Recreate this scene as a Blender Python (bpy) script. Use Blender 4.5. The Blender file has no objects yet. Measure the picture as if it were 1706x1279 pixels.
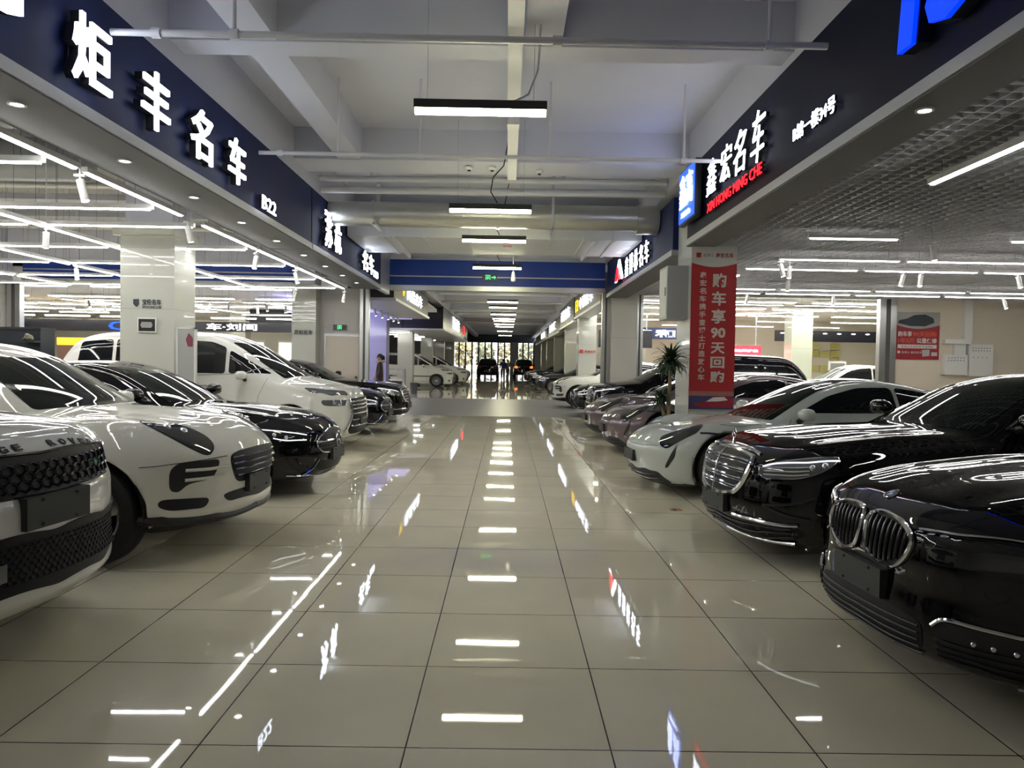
import bpy, bmesh, math, random
import numpy as np
from math import sin, cos, tan, pi, sqrt, radians as R
from mathutils import Vector, Matrix
from mathutils.geometry import delaunay_2d_cdt
random.seed(7)
SC = bpy.context.scene
COL = SC.collection
# ---------------------------------------------------------------- camera
F_PX, PITCH, YAW, ROLL, CAM_H = 1284.1, -0.0286, 0.0071, 0.017, 1.506
cam_d = bpy.data.cameras.new('camera'); cam = bpy.data.objects.new('camera', cam_d); COL.objects.link(cam)
cam_d.sensor_width = 36; cam_d.lens = F_PX/1706*36; cam_d.clip_end = 400; cam_d.clip_start = .05
fw = Vector((sin(YAW)*cos(PITCH), cos(YAW)*cos(PITCH), sin(PITCH)))
rt = Vector((cos(YAW), -sin(YAW), 0)); up = rt.cross(fw)
r2 = rt*cos(ROLL)+up*sin(ROLL); u2 = -rt*sin(ROLL)+up*cos(ROLL)
M = Matrix((( r2.x, u2.x, -fw.x, 0), (r2.y, u2.y, -fw.y, 0), (r2.z, u2.z, -fw.z, CAM_H), (0,0,0,1)))
cam.matrix_world = M
SC.camera = cam
# ---------------------------------------------------------------- world, exposure
wd = bpy.data.worlds.new('daylight'); SC.world = wd; wd.use_nodes = True
wd.node_tree.nodes['Background'].inputs[0].default_value = (.93, .96, 1, 1)
wd.node_tree.nodes['Background'].inputs[1].default_value = .75
SC.view_settings.view_transform = 'Standard'; SC.view_settings.look = 'None'
SC.view_settings.gamma = 1; SC.view_settings.use_curve_mapping = False
SC.view_settings.exposure = 1.55
TUBE_E, PEND_E = 11.0, 16.0
SC.cycles.max_bounces = 6; SC.cycles.diffuse_bounces = 3; SC.cycles.glossy_bounces = 4
SC.cycles.transmission_bounces = 3; SC.cycles.use_light_tree = True
SC.cycles.sample_clamp_indirect = 6; SC.cycles.caustics_reflective = False; SC.cycles.caustics_refractive = False
# ---------------------------------------------------------------- materials
MT = {}
def mat(name, col=(.5,.5,.5), rough=.5, metal=0, coat=0, emit=0, ecol=None, spec=.5, noise=0, nscale=5, bump=0):
    if name in MT: return MT[name]
    m = bpy.data.materials.new(name); m.use_nodes = True; nt = m.node_tree; b = nt.nodes['Principled BSDF']
    b.inputs['Base Color'].default_value = (*col, 1); b.inputs['Roughness'].default_value = rough
    b.inputs['Metallic'].default_value = metal; b.inputs['Coat Weight'].default_value = coat
    b.inputs['Coat Roughness'].default_value = .02; b.inputs['Specular IOR Level'].default_value = spec
    if emit:
        b.inputs['Emission Color'].default_value = (*(ecol or col), 1); b.inputs['Emission Strength'].default_value = emit
    if noise or bump:
        tc = nt.nodes.new('ShaderNodeTexCoord'); n = nt.nodes.new('ShaderNodeTexNoise'); n.inputs['Scale'].default_value = nscale
        n.inputs['Detail'].default_value = 4
        nt.links.new(tc.outputs['Object'], n.inputs['Vector'])
        if noise:
            mr = nt.nodes.new('ShaderNodeMapRange'); mr.inputs['To Min'].default_value = 1-noise; mr.inputs['To Max'].default_value = 1+noise
            nt.links.new(n.outputs['Fac'], mr.inputs['Value'])
            mx = nt.nodes.new('ShaderNodeMix'); mx.data_type = 'RGBA'; mx.blend_type = 'MULTIPLY'; mx.inputs[0].default_value = 1
            mx.inputs[6].default_value = (*col, 1); nt.links.new(mr.outputs[0], mx.inputs[7]); nt.links.new(mx.outputs[2], b.inputs['Base Color'])
        if bump:
            bp = nt.nodes.new('ShaderNodeBump'); bp.inputs['Strength'].default_value = bump; bp.inputs['Distance'].default_value = .02
            nt.links.new(n.outputs['Fac'], bp.inputs['Height']); nt.links.new(bp.outputs[0], b.inputs['Normal'])
    MT[name] = m; return m
def flat(name, col, rough=.6): return mat(name, col, rough)
def paint(name, col, metal=0, rough=.35): return mat(name, col, rough, metal, 1.0, spec=0.0)
M_WALL = mat('painted_plaster', (.78,.78,.79), .7, noise=.04, nscale=1.5)
M_CONC = mat('painted_concrete', (.66,.67,.75), .75, noise=.06, nscale=1.2)
M_CREAM = mat('cream_wall_paint', (.74,.66,.55), .6, noise=.03)
M_BEIGE = mat('beige_door_paint', (.72,.64,.55), .5)
M_NAVY = mat('navy_sign_panel', (.016,.026,.105), .5, spec=.2)
M_INK = mat('ink_blue_sign_panel', (.012,.014,.036), .5, spec=.15)
M_TRIM = mat('pale_aluminium_trim', (.55,.56,.60), .35, .5)
M_SOFF = mat('grey_soffit_board', (.17,.17,.18), .6)
M_BLUE = mat('blue_shutter_steel', (.012,.055,.36), .38, .0, bump=.25, nscale=2.5, noise=.25)
M_STEEL = mat('brushed_steel', (.52,.53,.52), .32, .9, noise=.08, nscale=3)
M_GALV = mat('galvanised_duct_steel', (.60,.60,.56), .34, .85, noise=.1, nscale=4)
M_PIPE = mat('white_pipe_paint', (.72,.72,.74), .4)
M_DUCT = mat('pale_duct_paint', (.70,.71,.74), .55)
M_BLK = mat('black_plastic', (.012,.012,.013), .45)
M_BLKM = mat('matte_black_rubber', (.012,.012,.012), .75)
M_TUBE = mat('lit_tube_diffuser', (1,1,1), .5, emit=TUBE_E, ecol=(1,.99,.95))
M_PEND = mat('lit_pendant_diffuser', (1,1,.9), .5, emit=PEND_E, ecol=(1,.97,.66))
M_DOWN = mat('lit_downlight', (1,1,1), .5, emit=14, ecol=(1,.97,.9))
M_LETW = mat('lit_white_letter', (1,1,1), .5, emit=2.6, ecol=(.80,.86,1))
M_LETF = mat('lit_white_letter_dimmer', (1,1,1), .5, emit=.8, ecol=(.85,.9,1))
M_LETB = mat('lit_blue_letter', (.0,.1,.9), .5, emit=.6, ecol=(0,.025,1))
M_LETR = mat('lit_red_letter', (.9,.02,.03), .5, emit=.8, ecol=(1,.01,.02))
M_LETY = mat('lit_yellow_letter', (.9,.8,.0), .5, emit=.55, ecol=(1,.6,0))
M_GRN = mat('lit_green_pictogram', (.1,.9,.3), .5, emit=.6, ecol=(.1,1,.35))
M_WPL = mat('white_plastic', (.78,.78,.76), .4)
M_PCOL = mat('glossy_pillar_panel', (.56,.57,.51), .30, coat=.5)
M_PLAV = mat('lavender_pillar_panel', (.52,.50,.86), .15, coat=.6)
# car materials
M_GLASS = mat('dark_tinted_glass', (.006,.010,.009), .02, spec=.7)
M_GLS2 = mat('dark_privacy_glass', (.004,.005,.008), .03, spec=.7)
M_CHR = mat('chrome', (.80,.80,.82), .08, 1.0)
M_TYRE = mat('tyre_rubber', (.010,.010,.011), .6)
M_RIM = mat('grey_alloy', (.33,.33,.35), .25, .9)
M_RIMD = mat('dark_wheel_barrel', (.02,.02,.022), .5)
M_LAMP = mat('smoked_lamp_lens', (.02,.021,.024), .03, spec=.9)
M_LAMPC = mat('clear_lamp_lens', (.22,.23,.25), .05, .5, spec=.9)
M_REFL = mat('lamp_reflector', (.85,.86,.9), .1, 1)
M_DRL = mat('daytime_running_light', (.9,.93,1), .3, emit=.5)
M_GRL = mat('gloss_black_grille', (.006,.006,.008), .15)
M_MESH = mat('satin_black_mesh', (.008,.008,.010), .5, spec=.25)
M_TAIL = mat('red_lamp_lens', (.5,.01,.01), .1)
# ---------------------------------------------------------------- object helpers
def link(o, parent=None, kind=None):
    COL.objects.link(o)
    if parent: o.parent = parent
    if kind: o['kind'] = kind
    return o
def empty(name, loc=(0,0,0), rz=0, label=None, cat=None, group=None):
    o = bpy.data.objects.new(name, None); COL.objects.link(o); o.location = loc; o.rotation_euler = (0,0,rz)
    o.empty_display_size = .2
    return tag(o, label, cat, group)
def tag(o, label=None, cat=None, group=None, kind=None):
    if label: o['label'] = label
    if cat: o['category'] = cat
    if group: o['group'] = group
    if kind: o['kind'] = kind
    return o
class MB:
    def __init__(s): s.v = []; s.f = []
    def add(s, vs, fs):
        n = len(s.v); s.v += [tuple(p) for p in vs]; s.f += [tuple(i+n for i in f) for f in fs]; return s
    def box(s, x0,x1,y0,y1,z0,z1):
        return s.add([(x0,y0,z0),(x1,y0,z0),(x1,y1,z0),(x0,y1,z0),(x0,y0,z1),(x1,y0,z1),(x1,y1,z1),(x0,y1,z1)],
            [(0,3,2,1),(4,5,6,7),(0,1,5,4),(1,2,6,5),(2,3,7,6),(3,0,4,7)])
    def tube(s, pts, r, n=8, cap=True):
        pts = [Vector(p) for p in pts]; m = len(pts); rr = r if hasattr(r,'__len__') else [r]*m
        vs = []; fs = []; u = None
        for i,p in enumerate(pts):
            t = (pts[min(i+1,m-1)]-pts[max(i-1,0)]).normalized()
            if u is None:
                a = Vector((0,0,1)) if abs(t.z) < .9 else Vector((1,0,0)); u = t.cross(a).normalized()
            else: u = (u-t*u.dot(t)).normalized()
            w = t.cross(u)
            for k in range(n): a = 2*pi*k/n; vs.append(p+(u*cos(a)+w*sin(a))*rr[i])
        for i in range(m-1):
            for k in range(n): fs.append((i*n+k, i*n+(k+1)%n, (i+1)*n+(k+1)%n, (i+1)*n+k))
        if cap: fs += [tuple(range(n))[::-1], tuple((m-1)*n+k for k in range(n))]
        return s.add(vs, fs)
    def lathe(s, prof, n=32, ax='y', c=(0,0,0)):
        vs = []; fs = []; m = len(prof)
        for k in range(n):
            a = 2*pi*k/n
            for (r,h) in prof:
                if ax == 'y': vs.append((c[0]+r*cos(a), c[1]+h, c[2]+r*sin(a)))
                elif ax == 'z': vs.append((c[0]+r*cos(a), c[1]+r*sin(a), c[2]+h))
                else: vs.append((c[0]+h, c[1]+r*cos(a), c[2]+r*sin(a)))
        for k in range(n):
            for i in range(m-1):
                fs.append((k*m+i, k*m+i+1, ((k+1)%n)*m+i+1, ((k+1)%n)*m+i))
        return s.add(vs, fs)
    def prism(s, poly, to3, d):
        """poly: list of 2D points; to3(u,v,w) places them; extruded from w=0 to w=d"""
        n = len(poly); vs = [to3(u,v,0) for u,v in poly]+[to3(u,v,d) for u,v in poly]
        fs = [tuple(range(n))[::-1], tuple(range(n,2*n))]+[(i,(i+1)%n,n+(i+1)%n,n+i) for i in range(n)]
        return s.add(vs, fs)
    def ball(s, c, rx, ry, rz, n=12, m=8):
        vs = []; fs = []
        for j in range(m+1):
            t = pi*j/m
            for i in range(n):
                a = 2*pi*i/n; vs.append((c[0]+rx*sin(t)*cos(a), c[1]+ry*sin(t)*sin(a), c[2]+rz*cos(t)))
        for j in range(m):
            for i in range(n): fs.append((j*n+i,(j+1)*n+i,(j+1)*n+(i+1)%n,j*n+(i+1)%n))
        return s.add(vs, fs)
    def obj(s, name, m, parent=None, smooth=False, label=None, kind=None, fixn=True):
        me = bpy.data.meshes.new(name); me.from_pydata(s.v, [], s.f); me.materials.append(m)
        if fixn:
            bm = bmesh.new(); bm.from_mesh(me); bmesh.ops.recalc_face_normals(bm, faces=bm.faces); bm.to_mesh(me); bm.free()
        if smooth:
            me.polygons.foreach_set('use_smooth', [True]*len(me.polygons))
            me.set_sharp_from_angle(angle=R(38))
        me.update()
        o = link(bpy.data.objects.new(name, me), parent, kind)
        if label: o['label'] = label
        return o
def box(name, m, x0,x1,y0,y1,z0,z1, parent=None, kind=None, label=None, cat=None, group=None):
    o = MB().box(x0,x1,y0,y1,z0,z1).obj(name, m, parent, kind=kind)
    return tag(o, label, cat, group)
def copy_tree(o, parent=None):
    c = o.copy(); COL.objects.link(c); c.parent = parent
    for ch in [h for h in o.children]: copy_tree(ch, c)
    return c
_tx = {}
def text_geo(s, bold=.0, ext=.0):
    """vertices and faces of a piece of writing, normalised: height of the line box about 1, x from 0"""
    key = (s, bold, ext)
    if key in _tx: return _tx[key]
    cu = bpy.data.curves.new('t', 'FONT'); cu.body = s; cu.size = 1; cu.offset = bold; cu.extrude = ext; cu.resolution_u = 2
    o = bpy.data.objects.new('t', cu); COL.objects.link(o)
    dg = bpy.context.evaluated_depsgraph_get(); me = bpy.data.meshes.new_from_object(o.evaluated_get(dg))
    vs = np.array([tuple(v.co) for v in me.vertices]); fs = [tuple(p.vertices) for p in me.polygons]
    bpy.data.objects.remove(o); bpy.data.meshes.remove(me); bpy.data.curves.remove(cu)
    _tx[key] = (vs, fs); return vs, fs
def writing(name, s, m, org, U, V, w, h, ext=.02, bold=.0, parent=None, label=None, slant=0, kind=None):
    """writing that fills w x h, lower-left corner at org, reading along U, up along V, standing out along U x V"""
    vs, fs = text_geo(s, bold, 1.0)
    lo = vs.min(0); hi = vs.max(0); U = Vector(U).normalized(); V = Vector(V).normalized(); N = U.cross(V)
    q = (vs-lo)/(hi-lo+1e-9)
    out = [Vector(org)+U*(a*w+slant*b*h)+V*(b*h)+N*(c*ext) for a,b,c in q]
    mb = MB(); mb.add(out, fs)
    o = mb.obj(name, m, parent, fixn=False, label=label, kind=kind); return o
# ================================================================ cars: a smooth body field, meshed, with fitted parts
def tab(pts, sig=.05, lo=-1., hi=7., st=.01):
    xs = np.arange(lo, hi, st); p = sorted(pts); ys = np.interp(xs, [a for a,_ in p], [b for _,b in p])
    n = int(4*sig/st)+1; k = np.exp(-.5*(np.arange(-n,n+1)*st/sig)**2); k /= k.sum()
    ys = np.convolve(np.pad(ys, n, mode='edge'), k, mode='valid')
    return lambda x: np.interp(x, xs, ys)
def smax(a, b, k): h = np.clip(.5+.5*(a-b)/k, 0, 1); return b+(a-b)*h+k*h*(1-h)
def smin(a, b, k): return -smax(-a, -b, k)
class Body:
    def __init__(s, d):
        s.d = d; g = d.get
        s.top = tab(d['top'], g('top_s', .07)); s.plan = tab(g('plan', [(0,.93),(.5,.97),(1.2,1),(4,1),(d['L'],.93)]), .12)
        s.sec = tab(g('sec', [(.15,.93),(.35,.975),(.6,1),(.85,.985),(1.1,.93)]), .06)
        s.xf = tab(d['front'], g('front_s', .04)); s.xr = tab(g('rear', [(.2,.12),(.5,.0),(.9,.03),(1.1,.1)]), .05)
        s.zb = tab(g('bot', [(0,.17),(.8,.2),(4.0,.2),(d['L'],.28)]), .1)
        s.roof = tab(d['roof'], g('roof_s', .09)); e = .01
        s.droof = lambda x: (s.roof(x+e)-s.roof(x-e))/(2*e)
        s.cab = g('cab', (.87, 1.0, .30))  # half width at belt, belt height, tumblehome
        s.cr, s.cp = g('crown', (.10, 2.6)); s.sw, s.sn = g('sweep', (.42, 2.8)); s.swr = g('sweep_r', .25)
        s.kt = g('ktop', .10); s.kf = g('kfront', .10); s.bumps = g('bumps', [])
    def __call__(s, x, y, z, arch=True):
        d = s.d; W = d['W']; ay = np.abs(y); q = np.minimum(ay/W, 1.15)
        zt = s.top(x)-s.cr*q**s.cp
        for bx,by,sx,sy,h in s.bumps:
            zt = zt+h*np.exp(-((x-bx)/sx)**2-((ay-by)/sy)**2)
        ft = (z-zt)*.97
        fs = ay-W*s.plan(x)*s.sec(z)
        sl = s.sw*s.sn*q**(s.sn-1)/W
        ff = (s.xf(z)+s.sw*q**s.sn-x)/np.sqrt(1+sl*sl)
        fr = (x-(d['L']-s.xr(z)-s.swr*q**s.sn))*.9
        lo = smax(smax(fs, ft, s.kt), smax(ff, fr, .01), s.kf)
        lo = smax(lo, s.zb(x)-z, .04)
        xx = x-d.get('wsw', .16)*ay*ay*np.clip(1.5-(x-d['xcowl'])/1.2, 0, 1)
        rz = s.roof(xx); dr = s.droof(xx)
        f1 = (z-rz+d.get('rcrown', .07)*(ay/.75)**2.4)/np.sqrt(1+dr*dr)
        wb, zbelt, tum = s.cab
        f2 = (ay-(wb*s.plan(x)*np.interp(x, *d.get('cabplan', ([0,6],[1,1])))-tum*(z-zbelt)))*.95
        gh = smax(smax(f1, f2, d.get('kcab', .10)), .6-z, .02)
        gh = smax(gh, smax(d['xcowl']-.38-x, x-d['L']+.08, .02), .05)
        o = smin(lo, gh, .03)
        for i,(px,pz,r,w) in enumerate(d.get('cuts', [])): pass
        if arch:
            for xw in (d['xw1'], d['xw2']):
                c = np.sqrt((x-xw)**2+(z-d['r'])**2)-(d['r']+d.get('gap', .045))
                c = smax(c, (W-.40)-ay, .02); o = smax(o, -c, .022)
        return o
    def grad(s, P, e=.004):
        x,y,z = P.T
        g = np.stack([s(x+e,y,z)-s(x-e,y,z), s(x,y+e,z)-s(x,y-e,z), s(x,y,z+e)-s(x,y,z-e)], 1)/(2*e)
        return g
    def snap(s, P, it=3):
        P = np.array(P, float)
        for _ in range(it):
            v = s(*P.T); g = s.grad(P); P = P-(v/np.maximum((g*g).sum(1), .05))[:,None]*g
        return P
    def normal(s, P):
        g = s.grad(np.array(P, float)); return g/np.linalg.norm(g, axis=1)[:,None]
    def ray(s, O, D, tmax, n=160, arch=False):
        """first entry of each ray into the body"""
        O = np.atleast_2d(np.array(O, float)); D = np.broadcast_to(np.array(D, float), O.shape)
        ts = np.linspace(0, tmax, n); V = np.stack([s(*(O+D*t).T, arch=arch) for t in ts])
        ins = V < 0; i = np.argmax(ins, 0); ok = ins.any(0); i = np.clip(i, 1, n-1); j = np.arange(len(O))
        a, b = V[i-1,j], V[i,j]; t = ts[i-1]+(ts[1]-ts[0])*np.clip(a/(a-b+1e-12), 0, 1)
        t = np.where(ok, t, np.nan); return O+D*t[:,None]
    def pt(s, p):
        q = s.pt0(p)
        if np.isnan(q).any(): print('MISS', p)
        return q
    def pt0(s, p):
        k = p[0]
        if k == 'f': return s.ray([(-.6, p[1], p[2])], (1,0,0), 3.0, 300)[0]
        if k == 's': return s.ray([(p[1], 1.4, p[2])], (0,-1,0), 1.3)[0]
        if k == 't': return s.ray([(p[1], p[2], 2.4)], (0,0,-1), 2.2)[0]
        if k == 'b': return s.ray([(s.d['L']+.5, p[1], p[2])], (-1,0,0), 3.0, 300)[0]
        if k == 'd':   # corner: seen from 45 degrees; p[1] = offset along the corner's own width, p[2] = z
            c = sqrt(.5); o = np.array([.6, .55, 0])+np.array([-c, c, 0])*1.5+np.array([c, c, 0])*p[1]; o[2] = p[2]
            return s.ray([o], (c,-c,0), 2.6, 260)[0]
    def mesh(s, h):
        L, W = s.d['L'], s.d['W']; H = s.d['H']
        nx = int((L+.16)/h)+2; ny = int((W+.06)/h)+1; nz = int((H+.06-.08)/h)+2
        xs = -.08+np.arange(nx)*h; ys = (np.arange(ny)+.5)*h; zs = .08+np.arange(nz)*h
        X, Y, Z = np.meshgrid(xs, ys, zs, indexing='ij'); V = s(X, Y, Z)
        V = np.concatenate([V[:,::-1], V], 1); ysf = np.concatenate([-ys[::-1], ys])
        org = np.array([xs[0], ysf[0], zs[0]])
        S = V < 0; n = V.shape
        acc = np.zeros((n[0]-1, n[1]-1, n[2]-1, 3)); cnt = np.zeros(acc.shape[:3])
        for ax in range(3):
            a = [slice(None)]*3; b = [slice(None)]*3; a[ax] = slice(0,-1); b[ax] = slice(1,None)
            va, vb = V[tuple(a)], V[tuple(b)]; cr = S[tuple(a)] != S[tuple(b)]
            t = np.where(cr, va/(va-vb+1e-12), 0)
            idx = np.indices(cr.shape).astype(float)
            P = np.stack([idx[0], idx[1], idx[2]], -1); P[..., ax] += t
            P *= cr[..., None]
            o1, o2 = [q for q in range(3) if q != ax]
            for d1 in (0,1):
                for d2 in (0,1):
                    sl = [slice(None)]*3
                    sl[o1] = slice(d1, n[o1]-1+d1); sl[o2] = slice(d2, n[o2]-1+d2)
                    acc += P[tuple(sl)]; cnt += cr[tuple(sl)]
        act = cnt > 0; ids = -np.ones(act.shape, int); ids[act] = np.arange(act.sum())
        P = acc[act]/cnt[act][:,None]*h+org
        Q = s.snap(P, 2); dd = Q-P; l = np.linalg.norm(dd, axis=1); dd *= np.minimum(1, h/np.maximum(l,1e-9))[:,None]; P = P+dd
        faces = []
        for ax in range(3):
            a = [slice(None)]*3; b = [slice(None)]*3; a[ax] = slice(0,-1); b[ax] = slice(1,None)
            sa, sb = S[tuple(a)], S[tuple(b)]; cr = sa != sb
            o1, o2 = (ax+1)%3, (ax+2)%3
            I = np.argwhere(cr); I = I[(I[:,o1] > 0) & (I[:,o2] > 0) & (I[:,o1] < n[o1]-1) & (I[:,o2] < n[o2]-1)]
            def g(d1, d2):
                J = I.copy(); J[:,o1] -= d1; J[:,o2] -= d2; return ids[J[:,0],J[:,1],J[:,2]]
            q = np.stack([g(1,1), g(0,1), g(0,0), g(1,0)], 1)
            fl = ~sa[I[:,0],I[:,1],I[:,2]]; q[fl] = q[fl][:, ::-1]
            faces.append(q)
        return P, np.concatenate(faces)
def np_mesh(name, P, Fq, m, parent=None, smooth=True, kind=None):
    me = bpy.data.meshes.new(name); n = len(Fq); k = Fq.shape[1]
    me.vertices.add(len(P)); me.vertices.foreach_set('co', np.ascontiguousarray(P, dtype=np.float32).ravel())
    me.loops.add(n*k); me.loops.foreach_set('vertex_index', Fq.astype(np.int32).ravel())
    me.polygons.add(n); me.polygons.foreach_set('loop_start', (np.arange(n)*k).astype(np.int32))
    me.polygons.foreach_set('use_smooth', np.full(n, smooth)); me.materials.append(m)
    me.update(calc_edges=True); me.validate()
    return link(bpy.data.objects.new(name, me), parent, kind)
def chaikin(P, it=2, closed=True):
    P = [np.array(p, float) for p in P]
    for _ in range(it):
        Q = []; n = len(P)
        for i in range(n if closed else n-1):
            a, b = P[i], P[(i+1)%n]; Q += [a*.75+b*.25, a*.25+b*.75]
        if not closed: Q = [P[0]]+Q+[P[-1]]
        P = Q
    return P
def rounded(P, rad, closed=True):
    P = [np.array(p, float) for p in P]; n = len(P); out = []
    for i in range(n):
        if not closed and i in (0, n-1): out.append(P[i]); continue
        a, b, c = P[i-1], P[i], P[(i+1)%n]; la = np.linalg.norm(a-b); lc = np.linalg.norm(c-b)
        p = b+(a-b)*min(.45, rad/(la+1e-9)); q = b+(c-b)*min(.45, rad/(lc+1e-9))
        out += [p*(1-t)**2+2*b*t*(1-t)+q*t*t for t in (0,.25,.5,.75,1)]
    return out
def densify(P, st, closed=True):
    out = []; n = len(P)
    for i in range(n if closed else n-1):
        a, b = P[i], P[(i+1)%n]; k = max(1, int(math.ceil(np.linalg.norm(b-a)/st)))
        out += [a+(b-a)*j/k for j in range(k)]
    if not closed: out.append(P[-1])
    return out
def sheet(B, P3, off=.004, st=.04, skirt=.012, side=1):
    """a thin shell lying on the body inside the outline P3 (3D points on the body)"""
    P3 = np.array(P3); P3 = P3[~np.isnan(P3).any(1)]
    c = P3.mean(0); _,_,vt = np.linalg.svd(P3-c); e1, e2, nn = vt
    g = B.normal(P3).mean(0)
    if nn@g < 0: nn = -nn
    if np.cross(e1, e2)@nn < 0: e2 = -e2
    nn = np.cross(e1, e2)
    q = np.stack([(P3-c)@e1, (P3-c)@e2], 1)
    ring = densify(list(q), st); n = len(ring); ring = np.array(ring)
    lo, hi = ring.min(0), ring.max(0)
    gx, gy = np.meshgrid(np.arange(lo[0]+st/2, hi[0], st), np.arange(lo[1]+st/2, hi[1], st*.87)); gx[::2] += st/2
    G = np.stack([gx.ravel(), gy.ravel()], 1)
    # inside test + distance to the outline
    a = ring; b = np.roll(ring, -1, 0); ins = np.zeros(len(G), bool); dm = np.full(len(G), 9.)
    for i in range(n):
        y1, y2 = a[i,1], b[i,1]; cnd = (G[:,1] > y1) != (G[:,1] > y2)
        xi = a[i,0]+(G[:,1]-y1)*(b[i,0]-a[i,0])/(y2-y1+1e-15); ins ^= cnd & (G[:,0] < xi)
        ab = b[i]-a[i]; t = np.clip(((G-a[i])@ab)/(ab@ab+1e-12), 0, 1); dm = np.minimum(dm, np.linalg.norm(G-a[i]-t[:,None]*ab, axis=1))
    G = G[ins & (dm > st*.35)]
    vs = [Vector(p) for p in ring]+[Vector(p) for p in G]
    r = delaunay_2d_cdt(vs, [(i,(i+1)%n) for i in range(n)], [list(range(n))], 1, 1e-6)
    V2 = np.array([tuple(v) for v in r[0]]); tri = np.array([f for f in r[2] if len(f) == 3])
    base = c+V2[:,:1]*e1+V2[:,1:]*e2
    ts = np.linspace(.42, -.42, 127); vals = np.stack([B(*(base+nn*t).T, arch=False) for t in ts])
    cr = (vals[:-1] > 0) & (vals[1:] <= 0); tm = np.where(cr, np.abs(ts[:-1])[:,None], 9); k = tm.argmin(0); j = np.arange(len(base))
    va, vb = vals[k,j], vals[k+1,j]; t = ts[k]+(ts[k+1]-ts[k])*va/(va-vb+1e-12)
    ok = cr.any(0); t = np.where(ok, t, 0)
    P = base+nn*t[:,None]
    N = B.normal(P); 
    V3 = P+N*off
    # skirt along the outline
    ec = {}
    for f in tri:
        for u,v in ((f[0],f[1]),(f[1],f[2]),(f[2],f[0])): ec[(u,v)] = 1
    be = [(u,v) for (u,v) in ec if (v,u) not in ec]
    bi = sorted({u for e in be for u in e}); mp = {u: len(V3)+i for i,u in enumerate(bi)}
    V4 = np.concatenate([V3, P[bi]-N[bi]*skirt])
    fs = [tuple(f) for f in tri]+[(v,u,mp[u],mp[v]) for u,v in be]
    return V4, fs
def add_sheet(B, name, m, pts, parent, off=.004, st=.04, rnd=2, mirror=False, label=None, skirt=.012):
    P3 = np.array([B.pt(p) for p in pts]); P3 = P3[~np.isnan(P3).any(1)]
    if rnd: P3 = np.array(rounded(P3, .055*rnd*rnd))
    V, fs = sheet(B, P3, off, st, skirt)
    out = []
    for sgn in ((1,-1) if mirror else (1,)):
        me = bpy.data.meshes.new(name); W = V*[1,sgn,1]
        f2 = fs if sgn == 1 else [tuple(reversed(f)) for f in fs]
        me.from_pydata([tuple(p) for p in W], [], f2); me.materials.append(m)
        me.polygons.foreach_set('use_smooth', [True]*len(me.polygons)); me.set_sharp_from_angle(angle=R(50)); me.update()
        o = link(bpy.data.objects.new(name, me), parent)
        if label: o['label'] = label
        out.append(o)
    return out
def line3(B, pts, off=.0, st=.04, rnd=0, closed=False):
    P = [B.pt(p) for p in pts]; P = [p for p in P if not np.isnan(p).any()]
    if rnd: P = rounded(P, .055*rnd*rnd, closed)
    P = densify(P, st, closed)
    if closed: P.append(P[0])
    P = np.array(P); P = P[~np.isnan(P).any(1)]
    for _ in range(3):
        v = B(*P.T, arch=False); g = B.grad(P); P = P-(v/np.maximum((g*g).sum(1), .1))[:,None]*g
    return P+B.normal(P)*off
def add_beads(B, name, m, lines, r, parent, off=0, rnd=0, closed=False, mirror=True, label=None, n=6, joined=False, st=.04):
    """raised strips following the body; one object (both sides as two objects when mirrored)"""
    Ls = [line3(B, l, off, st, rnd, closed) for l in lines]; out = []
    if joined:
        mb = MB()
        for P in Ls:
            mb.tube(P, r, n, not closed)
            if mirror: mb.tube(P*[1,-1,1], r, n, not closed)
        out.append(mb.obj(name, m, parent, True, label)); return out
    for sgn in ((1,-1) if mirror else (1,)):
        mb = MB()
        for P in Ls: mb.tube(P*[1,sgn,1], r, n, not closed)
        out.append(mb.obj(name, m, parent, True, label))
    return out
def surf_writing(B, name, s, m, org, U, V, w, h, D, parent, off=.003, bold=.02, ext=.004):
    vs, fs = text_geo(s, bold, 1.0); lo = vs.min(0); hi = vs.max(0); q = (vs-lo)/(hi-lo+1e-9)
    O = np.array(org)+q[:,:1]*w*np.array(U)+q[:,1:2]*h*np.array(V)
    P = B.ray(O-np.array(D)*.6, D, 1.4, 200); N = B.normal(P); P = P+N*(off+q[:,2:]*ext)
    me = bpy.data.meshes.new(name); me.from_pydata([tuple(p) for p in P], [], fs); me.materials.append(m); me.update()
    return link(bpy.data.objects.new(name, me), parent)
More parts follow.
